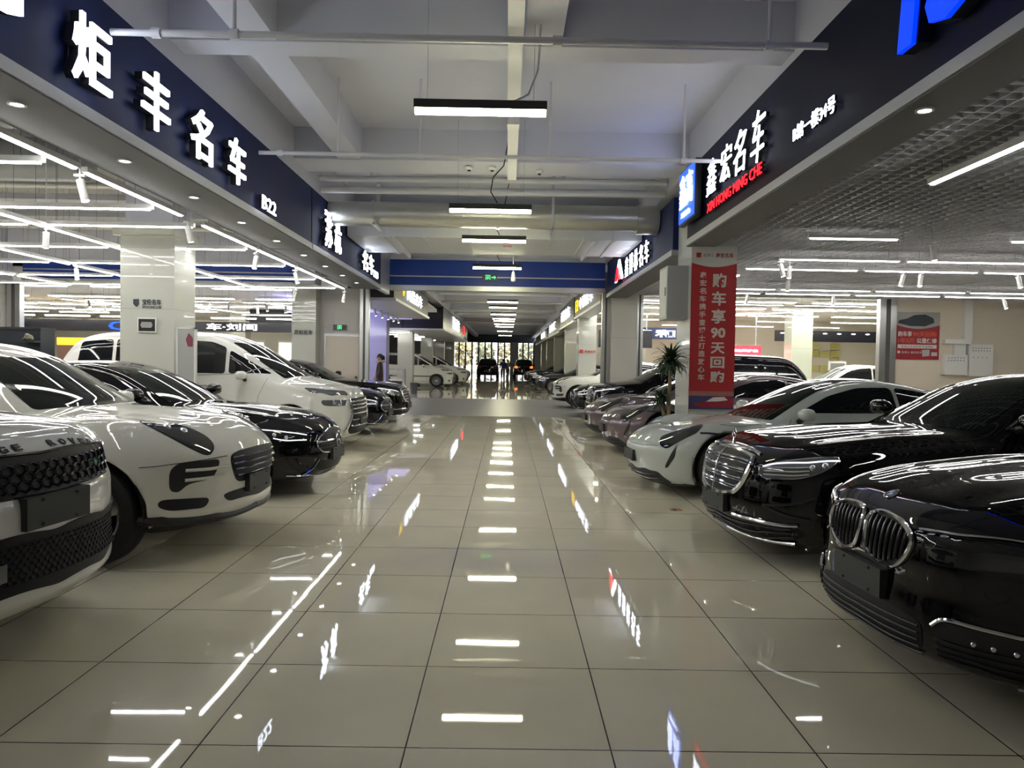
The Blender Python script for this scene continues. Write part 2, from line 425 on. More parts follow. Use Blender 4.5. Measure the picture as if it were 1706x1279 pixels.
def wheel(parent, x, y, r, style, sgn, w=.24, rimm=None, steer=0):
    """sgn: +1 for the +y side"""
    rr = r*.70 if style != 'big' else r*.74
    e = MB(); hw = w/2
    e.lathe([(rr-.01,-hw*.8),(rr+.01,-hw*.92),(r-.05,-hw),(r-.012,-hw*.86),(r,-hw*.6),(r,hw*.6),(r-.012,hw*.86),(r-.05,hw),(rr+.01,hw*.92),(rr-.01,hw*.8)], 40)
    t = e.obj('wheel', M_TYRE, parent, True); t.location = (x, y, r); t.rotation_euler = (0,0,steer)
    ys = sgn*hw
    b = MB(); b.lathe([(rr,-sgn*hw*.8),(rr,ys*.6),(rr-.012,ys*.55),(rr-.03,-ys*.1),(.05,-ys*.1)], 36); b.obj('wheel_barrel', M_RIMD, t, True)
    m = MB(); m.lathe([(rr+.004,ys*.84),(rr-.004,ys*.93),(rr-.02,ys*.86),(rr-.02,ys*.6)], 40)
    n = {'five':5,'ten':10,'multi':16,'big':6,'y':5}[style]
    for k in range(n):
        a0 = 2*pi*k/n+.2
        offs = (-.17,.17) if style in ('y','multi','big') else (0,)
        wd0, wd1 = {'five':(.05,.085),'ten':(.02,.03),'multi':(.012,.014),'big':(.022,.03),'y':(.03,.03)}[style]
        for oo in offs:
            a1 = a0+oo*(.9 if style != 'multi' else .5)
            c0 = Vector((cos(a0)*.05, ys*.72, sin(a0)*.05)); c1 = Vector((cos(a1)*(rr-.012), ys*.82, sin(a1)*(rr-.012)))
            tn = (c1-c0).normalized(); sd = Vector((-tn.z, 0, tn.x)); nn = Vector((0, sgn, 0))
            vs = []
            for c,wd,dp in ((c0,wd0,.03),(c1,wd1,.035)):
                for du,dn in ((-1,0),(-.7,.35),(.7,.35),(1,0),(1,-1),(-1,-1)): vs.append(c+sd*du*wd+nn*dn*dp)
            m.add(vs, [(i,(i+1)%6,6+(i+1)%6,6+i) for i in range(6)]+[(0,1,2,3,4,5)[::-1],(6,7,8,9,10,11)])
    m.lathe([(.075,ys*.5),(.075,ys*.8),(.06,ys*.86),(.001,ys*.88)], 24)
    m.obj('rim', rimm or M_RIM, t, True)
    return t
def car_base(d, name, paintm, h=.028):
    B = Body(d); root = bpy.data.objects.new(name, None); COL.objects.link(root); root.empty_display_size = .3
    P, Fq = B.mesh(h); body = np_mesh('body', P, Fq, paintm, root)
    r = d['r']; W = d['W']
    for xw in (d['xw1'], d['xw2']):
        for sg in (1,-1):
            wheel(root, xw, sg*(W*.985-.125), r, d.get('wheel','five'), sg, .24, d.get('rim'), steer=0)
            # dark liner of the wheel arch
            ra = r+d.get('gap',.045)-.004; mb = MB(); n = 18; vs = []
            a0, a1 = -.25, pi+.25
            y0, y1 = sg*(W-.055-.03*(1-d.get('archin',1))), sg*(W-.40)
            for i in range(n+1):
                a = a0+(a1-a0)*i/n; vs += [(xw+ra*cos(a), y0, r+ra*sin(a)), (xw+ra*cos(a), y1, r+ra*sin(a))]
            fs = [(2*i,2*i+1,2*i+3,2*i+2) for i in range(n)]; c = len(vs)
            fs.append(tuple(2*i+1 for i in range(n+1))); mb.add(vs, fs); mb.obj('wheel_arch_liner', M_BLKM, root, fixn=False)
    return B, root
def mirror_part(B, root, x, z, m, y=None, w=.13, stalk=True):
    if y is None:
        y = B.pt(('s', x, z-.04))[1]
    for sg in (1,-1):
        mb = MB(); mb.ball((0,0,0), .085, .125, .078, 18, 12)
        for i,v in enumerate(mb.v):
            xx,yy,zz = v
            if xx > .04: xx = .04+(xx-.04)*.15
            a,b,c = xx/.085, yy/.125, zz/.078
            xx, yy, zz = .085*math.copysign(abs(a)**.8, a), .125*math.copysign(abs(b)**.72, b), .070*math.copysign(abs(c)**.72, c)
            zz *= 1-.35*(yy*sg < 0)*abs(yy)/.12
            mb.v[i] = (xx,yy,zz)
        o = mb.obj('wing_mirror', m, root, True); o.location = (x, sg*(y+.17), z+.04)
        s = MB(); s.tube([(x+.0, sg*(y-.02), z-.05), (x+.0, sg*(y+.10), z-.005)], [.035,.026], 8); s.obj('mirror_stalk', M_BLK, root, True)
def plate(B, root, z, hh=.13, y=0, w=.44, x=None):
    if x is None: x = min(B.pt(('f', y, z-hh/2))[0], B.pt(('f', y, z+hh/2))[0])
    mb = MB(); mb.box(x-.022, x+.03, y-w/2, y+w/2, z-hh/2, z+hh/2)
    p = mb.obj('number_plate', mat('blank_dark_plate', (.03,.033,.03), .55), root)
    for a in (-.12,.12):
        for b in (-1,1): q = MB(); q.lathe([(.008,-.026),(.008,-.022),(.001,-.028)], 8, 'x', (x, y+a, z+b*hh*.38)); q.obj('plate_screw', mat('dull_screw', (.08,.08,.08), .4, .8), p)
    return x
# ---------------------------------------------------------------- the kinds of car
def poly_side(*p): return [('s',x,z) for x,z in p]
def top_pts(*p): return [('t',x,y) for x,y in p]
def fr_pts(*p): return [('f',y,z) for y,z in p]
def sym(pts):
    """close a half outline (front or top points, y >= 0) into a symmetric one"""
    out = list(pts)
    for p in reversed(pts):
        if p[0] == 't' and p[2] > .01: out.append(('t',p[1],-p[2]))
        if p[0] in 'fb' and p[1] > .01: out.append((p[0],-p[1],p[2]))
    return out
M_GAP = mat('panel_gap_shadow', (.01,.01,.01), .8)
M_SEAM = mat('window_rubber', (.008,.008,.008), .5)
def glazing(B, root, ws, sides, rear=None, chrome=None, roofp=None, rnd=1):
    add_sheet(B, 'windscreen', M_GLASS, sym(ws), root, .004, .06, rnd)
    for p in sides: add_sheet(B, 'side_window', M_GLS2, poly_side(*p), root, .004, .06, 1, True)
    if rear: add_sheet(B, 'rear_window', M_GLS2, sym(rear), root, .004, .07, 1)
    if roofp: add_sheet(B, 'glass_roof', M_GLS2, sym(roofp), root, .003, .1, 1)
    if chrome: add_beads(B, 'window_trim', M_CHR, [poly_side(*chrome)], .010, root, .003, 1)
def gaps(B, root, lines, r=.0028):
    add_beads(B, 'panel_gap', M_GAP, lines, r, root, 0, 0, joined=True, n=4)
def handles(B, root, xs, z, m):
    for x in xs:
        for sg in (1,-1):
            p = B.pt(('s',x,z)); q = B.pt(('s',x+.2,z-.005))
            mb = MB(); a = Vector(p); b = Vector(q); a.y = (a.y+.012)*sg; b.y = (b.y+.012)*sg
            mb.tube([a+Vector((0,-.02*sg,0)), a+Vector((.02,.01*sg,0)), b+Vector((-.02,.01*sg,0)), b+Vector((0,-.02*sg,0))], .013, 8)
            mb.obj('door_handle', m, root, True)
def lamp_guts(B, root, parent, spots, r=.032, m=None):
    for sg in (1,-1):
        for pt in spots:
            p = B.pt(pt); n = B.normal([p])[0]
            mb = MB(); mb.ball((0,0,0), r, r*.9, r, 14, 8)
            o = mb.obj('lamp_projector', m or M_REFL, root, True); o.location = (p[0]+.012, (p[1]-n[1]*.008)*sg, p[2]-.006)
def star(B, root, c, rad, m=M_CHR):
    mb = MB(); x, y, z = c
    ring = [(x, y+rad*sin(2*pi*k/20), z+rad*cos(2*pi*k/20)) for k in range(21)]; mb.tube(ring, rad*.09, 6)
    for k in range(3):
        a = 2*pi*k/3; mb.tube([(x,y,z), (x,y+rad*sin(a),z+rad*cos(a))], [rad*.16, rad*.05], 6)
    mb.obj('star_emblem', m, root, True)

def make_rr(pm):
    d = dict(L=4.88, W=1.0, H=1.80, xcowl=1.45, r=.385, xw1=.95, xw2=3.87, wheel='big', crown=(.13,3.2), sweep=(.44,2.5), ktop=.09, kfront=.07,
        plan=[(0,.93),(.45,.965),(1.2,1),(4,1),(4.88,.95)],
        top=[(-.2,.97),(.03,1.06),(.35,1.16),(1.0,1.225),(1.5,1.245),(4.9,1.22)],
        front=[(.15,.3),(.27,.12),(.36,.0),(.44,.0),(.52,.02),(.62,.02),(.68,.005),(.83,.01),(.87,.04),(1.02,.075),(1.14,.17)], front_s=.025,
        bot=[(0,.25),(.7,.27),(4.1,.27),(4.9,.35)],
        roof=[(1.0,.95),(1.4,1.16),(2.2,1.70),(2.6,1.79),(3.7,1.78),(4.5,1.70),(4.8,1.25),(4.95,.9)], cab=(.86,1.1,.28))
    B, o = car_base(d, 'suv', pm, .026)
    glazing(B, o, top_pts((1.42,0),(1.47,.4),(1.56,.72),(2.2,.60),(2.12,.3),(2.09,0)), [[(1.75,1.2),(2.35,1.62),(3.0,1.68),(3.0,1.2)],[(3.05,1.2),(3.05,1.68),(3.9,1.66),(4.2,1.25)]])
    g = add_sheet(B, 'front_grille', M_MESH, sym(fr_pts((0,1.02),(.4,1.02),(.61,1.01),(.635,.92),(.57,.865),(.3,.85),(0,.845))), o, .005, .04, 1)[0]
    # honeycomb of the grille and of the lower intake
    def comb(y0,y1,z0,z1,s,r,name,m,off=.008,flat=1.0,parent=None):
        mb = MB(); row = 0; z = z0; 
        while z <= z1:
            y = y0+(s*.87 if row%2 else 0)*flat
            while y <= y1:
                P = []
                for k in range(7):
                    a = pi/3*k+pi/6
                    P.append(('f', y+s*.93*cos(a)*flat, z+s*.93*sin(a)*.8))
                Q = np.array([(-.5, p[1], p[2]) for p in P]); H = B.ray(Q, (1,0,0), 1.6, 160)
                if not np.isnan(H).any():
                    H = H+B.normal(H)*off; mb.tube(H, r, 4, False)
                y += s*1.74*flat
            z += s*1.25; row += 1
        mb.obj(name, m, parent or o, True)
    comb(-.53,.53,.885,.99,.032,.006,'grille_honeycomb', M_GRL, .009, 1.25, g)
    add_beads(B, 'grille_surround', M_GRL, [sym(fr_pts((0,1.025),(.4,1.025),(.615,1.015),(.64,.92),(.58,.86),(.3,.845),(0,.84)))], .009, o, .004, 1, True, False)
    lo = add_sheet(B, 'lower_intake', M_MESH, sym(fr_pts((0,.655),(.45,.655),(.79,.65),(.80,.56),(.78,.46),(.4,.40),(0,.39))), o, .008, .03, 1)[0]
    comb(-.66,.66,.465,.64,.018,.0022,'intake_mesh', M_MESH, .011, 1.3, lo)
    sp = MB(); sp.box(-.03,.05,.36,.50,.50,.58); sp.obj('parking_sensor_panel', mat('sensor_glass', (.02,.022,.022), .15), o)
    hl = add_sheet(B, 'headlight', M_LAMPC, [('d',-.17,1.015),('d',-.06,1.01),('d',.10,.995),('d',.26,.955),('d',.22,.91),('d',.02,.89),('d',-.15,.90)], o, .006, .03, 1, True)
    add_beads(B, 'running_light', M_DRL, [[('d',-.14,.99),('d',.0,.985),('d',.18,.955)]], .006, o, .006, 1)
    for s_, y0 in (('RANGE', .47), ('ROVER', -.09)):
        for i_, c_ in enumerate(s_): surf_writing(B, 'hood_letter', c_, M_BLK, (.10, y0-i_*.082, 1.06), (0,-1,0), (.5,0,.86), .044, .046, (.45,0,-.89), o, .003, .03, .004)
    e = MB(); e.lathe([(.026,-.006),(.026,.0),(.001,-.01)], 16, 'x'); em = e.obj('oval_badge', mat('green_badge', (.10,.22,.12), .3, .3), o); em.scale = (1,1.5,1)
    p = B.pt(('f',-.40,.925)); em.location = (p[0]-.008, p[1], p[2])
    add_sheet(B, 'rear_lamp', M_TAIL, [('b',.55,1.08),('b',.85,1.10),('b',.86,.92),('b',.57,.92)], o, .006, .05, 1, True)
    add_sheet(B, 'rear_window', M_GLS2, sym([('b',0,1.62),('b',.55,1.58),('b',.66,1.30),('b',0,1.27)]), o, .005, .07, 1)
    plate(B, o, .765, .15)
    gaps(B, o, [top_pts((.16,.80),(.6,.82),(1.5,.80)), [('s',1.62,.4),('s',1.58,.8),('s',1.66,1.1)], [('s',3.02,.4),('s',3.02,1.15)]])
    handles(B, o, (2.6,3.6), 1.02, M_BLK); mirror_part(B, o, 1.75, 1.22, pm, .86)
    return o

def make_macan(pm):
    d = dict(L=4.70, W=.965, H=1.62, xcowl=1.35, r=.37, xw1=.90, xw2=3.72, wheel='five', gap=.05, crown=(.17,2.6), sweep=(.50,2.6), ktop=.13, kfront=.13,
        plan=[(0,.90),(.4,.965),(.9,1.0),(1.5,.985),(2.6,.985),(3.7,1.0),(4.70,.93)],
        sec=[(.15,.95),(.35,.985),(.6,1.0),(.8,.97),(1.05,.90)],
        bot=[(0,.23),(.7,.23),(4,.22),(4.7,.3)], top=[(-.2,.73),(.0,.82),(.12,.91),(.45,1.025),(.9,1.08),(1.4,1.105),(3.5,1.12),(4.9,1.05)],
        bumps=[(.72,.74,.42,.16,.055),(3.7,.9,.6,.12,.05),(.5,0,.5,.35,-.015)],
        front=[(.19,.30),(.28,.09),(.36,.03),(.44,.04),(.52,.055),(.62,.03),(.77,.03),(.87,.10),(1.0,.24)], front_s=.03,
        roof=[(.9,.9),(1.28,1.07),(2.05,1.50),(2.45,1.61),(3.0,1.61),(3.8,1.51),(4.4,1.32),(4.7,.95)], roof_s=.12, cab=(.80,1.05,.30), kcab=.14)
    B, o = car_base(d, 'suv', pm, .024)
    glazing(B, o, top_pts((1.30,0),(1.36,.35),(1.47,.66),(2.14,.50),(2.04,.25),(2.01,0)), [[(1.70,1.12),(2.25,1.44),(2.85,1.50),(2.85,1.12)],[(2.90,1.12),(2.90,1.50),(3.5,1.44),(4.0,1.18)]], rear=top_pts((4.2,0),(4.2,.5),(4.45,.6),(4.5,0)))
    add_sheet(B, 'headlight', M_LAMP, top_pts((.17,.58),(.17,.48),(.26,.45),(.44,.49),(.60,.58),(.66,.66),(.60,.72),(.44,.71),(.29,.67)), o, .006, .03, 2, True)
    lamp_guts(B, o, None, [('t',.37,.55),('t',.46,.62)], .034)
    add_beads(B, 'headlight_rim', M_GAP, [top_pts((.17,.58),(.17,.48),(.26,.45),(.44,.49),(.60,.58),(.66,.66),(.60,.72),(.44,.71),(.29,.67))], .004, o, .002, 2, True)
    g = add_sheet(B, 'front_grille', M_MESH, sym(fr_pts((0,0.79),(.30,0.785),(.41,0.76),(.39,0.65),(.32,0.545),(0,0.535))), o, .005, .03, 1)[0]
    add_beads(B, 'grille_bar', M_GRL, [fr_pts((-w,z),(0,z),(w,z)) for z,w in ((.74,.39),(.695,.38),(.65,.36),(.60,.33))], .008, g, .008, joined=True, mirror=False)
    a = add_sheet(B, 'side_air_intake', M_BLK, fr_pts((.49,0.745),(.76,0.745),(.81,0.69),(.80,0.545),(.75,0.525),(.71,0.585),(.55,0.605)), o, .005, .03, 1, True)
    add_beads(B, 'intake_blade', pm, [fr_pts((.42,0.685),(.58,0.680),(.73,0.685)), fr_pts((.46,0.620),(.58,0.615),(.73,0.615))], .013, o, .008)
    add_sheet(B, 'lower_intake', M_BLK, sym(fr_pts((0,0.480),(.40,0.480),(.46,0.465),(.42,0.410),(0,0.400))), o, .004, .04, 1)
    add_sheet(B, 'fog_lamp_slot', M_BLK, fr_pts((.56,0.465),(.84,0.485),(.85,0.435),(.80,0.400),(.60,0.395)), o, .004, .03, 1, True)
    add_beads(B, 'front_splitter', M_BLK, [sym(fr_pts((0,0.310),(.5,0.310),(.80,0.325)))[:3]+[('d',.05,.335),('d',.3,.345)]], .035, o, -.005, n=8)
    add_sheet(B, 'black_chin', M_BLK, sym(fr_pts((0,0.335),(.5,0.335),(.84,0.350),(.84,0.255),(.5,0.250),(0,0.250))), o, .006, .05, 0)
    plate(B, o, .52, .13, 0, .40)
    gaps(B, o, [[('f',.43,.76),('f',.6,.75),('f',.8,.735),('d',.1,.725),('s',.52,.72)], [('t',1.42,.72),('t',1.1,.83),('s',1.2,.86)],
        [('s',1.52,.42),('s',1.50,.8),('s',1.58,1.04)], [('s',2.87,.35),('s',2.87,1.08)]])
    handles(B, o, (2.45,3.4), .96, pm); mirror_part(B, o, 1.80, 1.06, pm, .82)
    sk = add_beads(B, 'side_skirt', M_BLK, [poly_side((1.35,.25),(3.25,.25))], .04, o, -.01, n=8)
    return o

def make_sedan(pm, kind='eclass'):
    base = dict(L=4.92, W=.93, H=1.46, xcowl=1.52, r=.345, xw1=.86, xw2=3.80, wheel='multi', crown=(.15,2.6), sweep=(.50,2.5), ktop=.11, kfront=.10,
        plan=[(0,.90),(.45,.96),(1.0,1),(3.9,1),(4.92,.92)],
        top=[(-.2,.66),(0,.72),(.10,.79),(.5,.90),(1.0,.965),(1.55,1.00),(2.5,1.0),(4.2,1.03),(4.95,.98)],
        bumps=[(1.0,.62,.8,.10,.018)],
        front=[(.12,.28),(.2,.08),(.30,.02),(.45,.0),(.60,.02),(.72,.06),(.85,.18)], front_s=.035,
        roof=[(1.1,.86),(1.5,.99),(2.25,1.36),(2.65,1.45),(3.1,1.44),(3.7,1.34),(4.4,1.08),(4.9,.8)], roof_s=.14, cab=(.77,1.0,.34), kcab=.13)
    if kind == 'sclass':
        base.update(L=5.15, W=.95, H=1.50, xw1=.90, xw2=3.99, r=.355, xcowl=1.68, wheel='ten',
            top=[(-.2,.70),(0,.77),(.10,.85),(.5,.95),(1.1,1.01),(1.7,1.045),(2.5,1.04),(4.4,1.08),(5.2,1.0)],
            front=[(.12,.26),(.2,.09),(.28,.03),(.45,.01),(.60,.03),(.72,.05),(.82,.09),(.92,.2)],
            roof=[(1.2,.9),(1.66,1.03),(2.45,1.40),(2.85,1.49),(3.4,1.48),(4.0,1.38),(4.7,1.12),(5.1,.8)], cab=(.80,1.04,.33))
    if kind == 'seven':
        base.update(sweep=(.46,3.0), L=5.10, W=.95, H=1.48, xw1=.86, xw2=3.95, r=.355, xcowl=1.62, wheel='ten',
            top=[(-.2,.73),(0,.80),(.10,.87),(.5,.965),(1.1,1.03),(1.7,1.06),(2.5,1.04),(4.4,1.08),(5.2,1.0)],
            bumps=[(.9,.52,.9,.09,.022),(.9,0,.9,.2,-.012)],
            front=[(.12,.20),(.2,.05),(.28,.0),(.42,.015),(.52,.03),(.62,.02),(.78,.045),(.88,.12),(.95,.22)],
            roof=[(1.2,.9),(1.6,1.04),(2.4,1.39),(2.8,1.47),(3.3,1.46),(3.9,1.36),(4.6,1.10),(5.0,.8)], cab=(.79,1.04,.33))
    d = base; B, o = car_base(d, 'sedan', pm, .024)
    dx = d['xcowl']-1.52; rf = d['H']-1.46; zb = d['cab'][1]
    glazing(B, o, top_pts((1.50+dx,0),(1.55+dx,.35),(1.68+dx,.66),(2.34+dx,.50),(2.26+dx,.25),(2.23+dx,0)),
        [[(1.88+dx,zb+.03),(2.35+dx,1.27+rf),(2.85+dx,1.365+rf),(2.88+dx,zb+.05)],[(2.93+dx,zb+.05),(2.92+dx,1.365+rf),(3.45+dx,1.30+rf),(3.95+dx,zb+.12),(3.85+dx,zb+.07)]],
        rear=top_pts((3.65+dx,0),(3.68+dx,.5),(4.25+dx,.56),(4.3+dx,0)),
        chrome=[(1.84+dx,zb+.01),(2.35+dx,1.29+rf),(2.9+dx,1.385+rf),(3.5+dx,1.31+rf),(4.02+dx,zb+.12),(3.9+dx,zb+.035),(1.84+dx,zb+.01)])
    add_beads(B, 'sill_strip', M_CHR, [poly_side((1.3,.30),(3.4,.30))], .008, o, .004)
    gaps(B, o, [top_pts((.14,.50),(.5,.66),(1.0,.74),(1.65+dx,.74)), [('s',1.46+dx,.36),('s',1.44+dx,.7),('s',1.56+dx,.97)], [('s',2.9+dx,.32),('s',2.9+dx,zb)]])
    handles(B, o, (2.5+dx,3.5+dx), .86+rf, M_CHR if kind != 'eclass' else pm)
    mirror_part(B, o, 1.92+dx, zb+.05, pm, .77)
    if kind == 'eclass':
        gr = fr_pts((0,.715),(.22,.70),(.43,.62),(.46,.55),(.40,.47),(.2,.45),(0,.45))
        g = add_sheet(B, 'front_grille', M_MESH, sym(gr), o, .006, .03, 1)[0]
        add_beads(B, 'grille_surround', M_CHR, [sym(gr)], .008, o, .004, 1, True, False)
        add_beads(B, 'grille_bar', M_CHR, [fr_pts((.1,.585),(.44,.585))], .012, g, .012)
        mb = MB(); 
        for i in range(-8,9):
            for k in range(6):
                y = i*.048+(k%2)*.024; z = .475+k*.04
                if abs(z-.585) < .02 or abs(y) < .09 or abs(y) > .42 or z+abs(y)*.35 > .70: continue
                p = B.pt(('f',y,z)); mb.ball((p[0]-.008,y,z), .006,.008,.006, 6, 4)
        mb.obj('grille_pin', M_CHR, g, True)
        p = B.pt(('f',0,.585)); star(B, o, (p[0]-.028,0,.585), .085)
        add_sheet(B, 'headlight', M_LAMP, [('f',.52,.665),('f',.60,.70),('d',-.02,.735),('d',.20,.76),('d',.33,.755),('d',.20,.655),('d',.0,.60),('f',.56,.60)], o, .006, .03, 1, True)
        lamp_guts(B, o, None, [('d',-.04,.66),('d',.08,.69)], .03)
        add_beads(B, 'running_light', M_DRL, [[('f',.56,.672),('d',-.06,.71),('d',.12,.735),('d',.26,.745)], [('f',.58,.62),('d',-.02,.625),('d',.10,.655)]], .006, o, .006, 1)
        for nm, p in (('side_air_intake', fr_pts((.50,.42),(.74,.46),(.86,.44),(.84,.34),(.70,.27),(.52,.28))),):
            add_sheet(B, nm, M_BLK, p, o, .004, .03, 1, True)
        add_beads(B, 'intake_blade', pm, [fr_pts((.54,.30),(.66,.36),(.70,.43)), fr_pts((.64,.29),(.75,.36),(.78,.44))], .012, o, .008, 1)
        add_sheet(B, 'lower_intake', M_MESH, sym(fr_pts((0,.37),(.40,.38),(.46,.33),(.42,.27),(0,.26))), o, .004, .04, 1)
        add_beads(B, 'bumper_trim', M_CHR, [fr_pts((.44,.40),(.50,.30),(.60,.235)), fr_pts((0,.225),(.5,.23),(.75,.25))], .008, o, .008, 1)
        plate(B, o, .43, .13)
    if kind == 'sclass':
        gr = fr_pts((0,.83),(.24,.825),(.41,.80),(.43,.74),(.385,.60),(.31,.515),(.15,.485),(0,.48))
        g = add_sheet(B, 'front_grille', M_MESH, sym(gr), o, .006, .03, 1)[0]
        add_beads(B, 'grille_surround', M_CHR, [sym(gr)], .020, o, .006, 1, True, False)
        add_beads(B, 'grille_surround', M_CHR, [sym(fr_pts((0,.86),(.26,.852),(.44,.825)))[:3]+[]], .016, o, .004, 1, False, True)
        add_beads(B, 'grille_bar', M_CHR, [fr_pts((-w,z),(0,z+.006),(w,z)) for z,w in ((.765,.40),(.70,.385),(.635,.365),(.57,.33))], .011, g, .012, joined=True, mirror=False)
        add_beads(B, 'grille_bar', M_CHR, [fr_pts((-w,z-.022),(0,z-.016),(w,z-.022)) for z,w in ((.765,.395),(.70,.38),(.635,.36),(.57,.32))], .004, g, .012, joined=True, mirror=False)
        add_beads(B, 'grille_centre_strip', M_CHR, [fr_pts((0,.82),(0,.49))], .007, g, .024, mirror=False)
        star(B, o, (.17,0,.955), .042)
        m = MB(); m.tube([(.17,0,.87),(.17,0,.92)], [.016,.006], 8); m.obj('emblem_base', M_CHR, o, True)
        hp = [('f',.50,.70),('f',.53,.755),('f',.62,.79),('d',-.04,.82),('d',.09,.842),('d',.22,.85),('d',.19,.79),('d',.10,.73),('d',-.03,.685),('f',.56,.655)]
        add_sheet(B, 'headlight', M_LAMPC, hp, o, .006, .03, 1, True)
        add_beads(B, 'headlight_rim', M_CHR, [hp], .004, o, .006, 1, True)
        add_beads(B, 'running_light', M_CHR, [[('f',.55,.69+k*.026),('d',-.06,.705+k*.028),('d',.04,.725+k*.024)] for k in range(3)], .006, o, .009, 1)
        add_beads(B, 'running_light', M_DRL, [[('f',.53,.745),('f',.60,.775),('d',.02,.80),('d',.22,.825)]], .006, o, .009, 1)
        lamp_guts(B, o, None, [('d',.05,.77),('d',.13,.79)], .030)
        add_sheet(B, 'lower_intake', M_MESH, sym(fr_pts((0,.345),(.5,.35),(.78,.37),(.82,.30),(.6,.23),(0,.215))), o, .004, .04, 1)
        add_beads(B, 'bumper_trim', M_CHR, [[('f',.30,.345),('f',.50,.34),('f',.70,.335),('d',-.02,.35)], [('f',.0,.185),('f',.45,.19),('f',.72,.205)]], .016, o, .012, 1, n=8)
        add_beads(B, 'intake_slat', M_BLK, [fr_pts((-.74,z),(0,z),(.74,z)) for z in (.25,.28,.31)], .006, o, .008, joined=True, mirror=False)
        add_beads(B, 'bumper_trim', M_GRL, [[('f',.58,.46),('d',-.05,.50),('d',.1,.56)],[('f',.58,.46),('d',-.1,.41),('d',.06,.40)]], .012, o, .004, 1)
        plate(B, o, .41, .14)
    if kind == 'seven':
        kd = [(.022,.775),(.10,.80),(.25,.79),(.355,.745),(.37,.69),(.325,.61),(.24,.565),(.12,.572),(.042,.61),(.022,.69)]
        g = add_sheet(B, 'kidney_grille', M_MESH, fr_pts(*kd), o, .006, .025, 1, True)
        add_beads(B, 'kidney_surround', M_CHR, [fr_pts(*kd)], .0135, o, .008, 1, True, n=8)
        bars = []
        for i in range(8):
            y = .058+i*.039; zt = .788-max(0,y-.19)**1.5*.55; zl = .588+max(0,y-.22)*.42
            bars.append(fr_pts((y,zt-.01),(y*.97,zl+.0)))
        add_beads(B, 'kidney_bar', mat('dark_chrome', (.05,.05,.055), .2, .9), bars, .008, o, .012)
        p = B.pt(('t',.17,0)); n = B.normal([p])[0]
        rot = Vector((0,0,1)).rotation_difference(Vector(n))
        e = MB(); e.lathe([(.041,0),(.041,.006),(.036,.008)], 24, 'z'); e1 = e.obj('round_badge', M_CHR, o, True); e1.location = p; e1.rotation_mode = 'QUATERNION'; e1.rotation_quaternion = rot
        e = MB(); e.lathe([(.036,.008),(.030,.0085),(.0,.009)], 24, 'z'); e2 = e.obj('badge_ring', mat('badge_black', (.01,.01,.012), .3), e1)
        for k in range(4):
            e = MB(); vs = [(0,0,.0095)]+[(.024*cos(pi/2*k+pi/2*j/5), .024*sin(pi/2*k+pi/2*j/5), .0095) for j in range(6)]
            e.add(vs, [tuple(range(7))]); e.obj('badge_quarter', mat('badge_blue', (.02,.12,.5), .3) if k%2 else M_WPL, e1)
        hp = [('f',.40,.755),('f',.55,.765),('d',-.04,.775),('d',.18,.785),('d',.33,.78),('d',.30,.70),('d',.12,.665),('f',.60,.645),('f',.46,.66)]
        add_sheet(B, 'headlight', M_LAMP, hp, o, .005, .03, 1, True)
        add_beads(B, 'headlight_rim', M_CHR, [[('f',.38,.775),('f',.55,.785),('d',-.02,.795),('d',.2,.80)]], .006, o, .006, 1)
        lamp_guts(B, o, None, [('d',.02,.72),('d',.17,.73)], .03, M_GRL)
        add_sheet(B, 'lower_intake', M_MESH, sym(fr_pts((0,.40),(.30,.40),(.46,.37),(.46,.25),(.3,.20),(0,.19))), o, .004, .04, 1)
        add_beads(B, 'intake_slat', M_BLK, [fr_pts((-.44,z),(0,z),(.44,z)) for z in (.23,.26,.29,.32,.35)], .005, o, .008, joined=True, mirror=False)
        add_sheet(B, 'side_air_intake', M_BLK, [('f',.50,.40),('f',.66,.405),('d',.04,.40),('d',.20,.39),('d',.16,.27),('f',.70,.22),('f',.52,.22)], o, .004, .03, 1, True)
        add_beads(B, 'intake_slat', M_GRL, [[('f',.52,z),('f',.66,z),('d',.14,z+.01)] for z in (.25,.275,.30,.325)], .005, o, .008)
        add_beads(B, 'bumper_trim', M_CHR, [[('f',.50,.375),('f',.54,.42),('f',.66,.418),('d',.04,.412),('d',.20,.40)]], .009, o, .010, 1)
        add_beads(B, 'lower_trim', M_CHR, [[('f',.0,.165),('f',.4,.17),('f',.62,.18),('d',-.08,.19),('d',.15,.20),('d',.36,.215)]], .011, o, .008, 1)
        for q in ((.66,.345),(.72,.345),(.78,.345)):
            p = B.pt(('f',)+q)
            for sg in (1,-1):
                e = MB(); e.ball((0,0,0), .014,.014,.014, 10, 6); e1 = e.obj('fog_lamp', M_REFL, o, True); e1.location = (p[0]-.004, sg*p[1], p[2])
        plate(B, o, .475, .14)
    return o

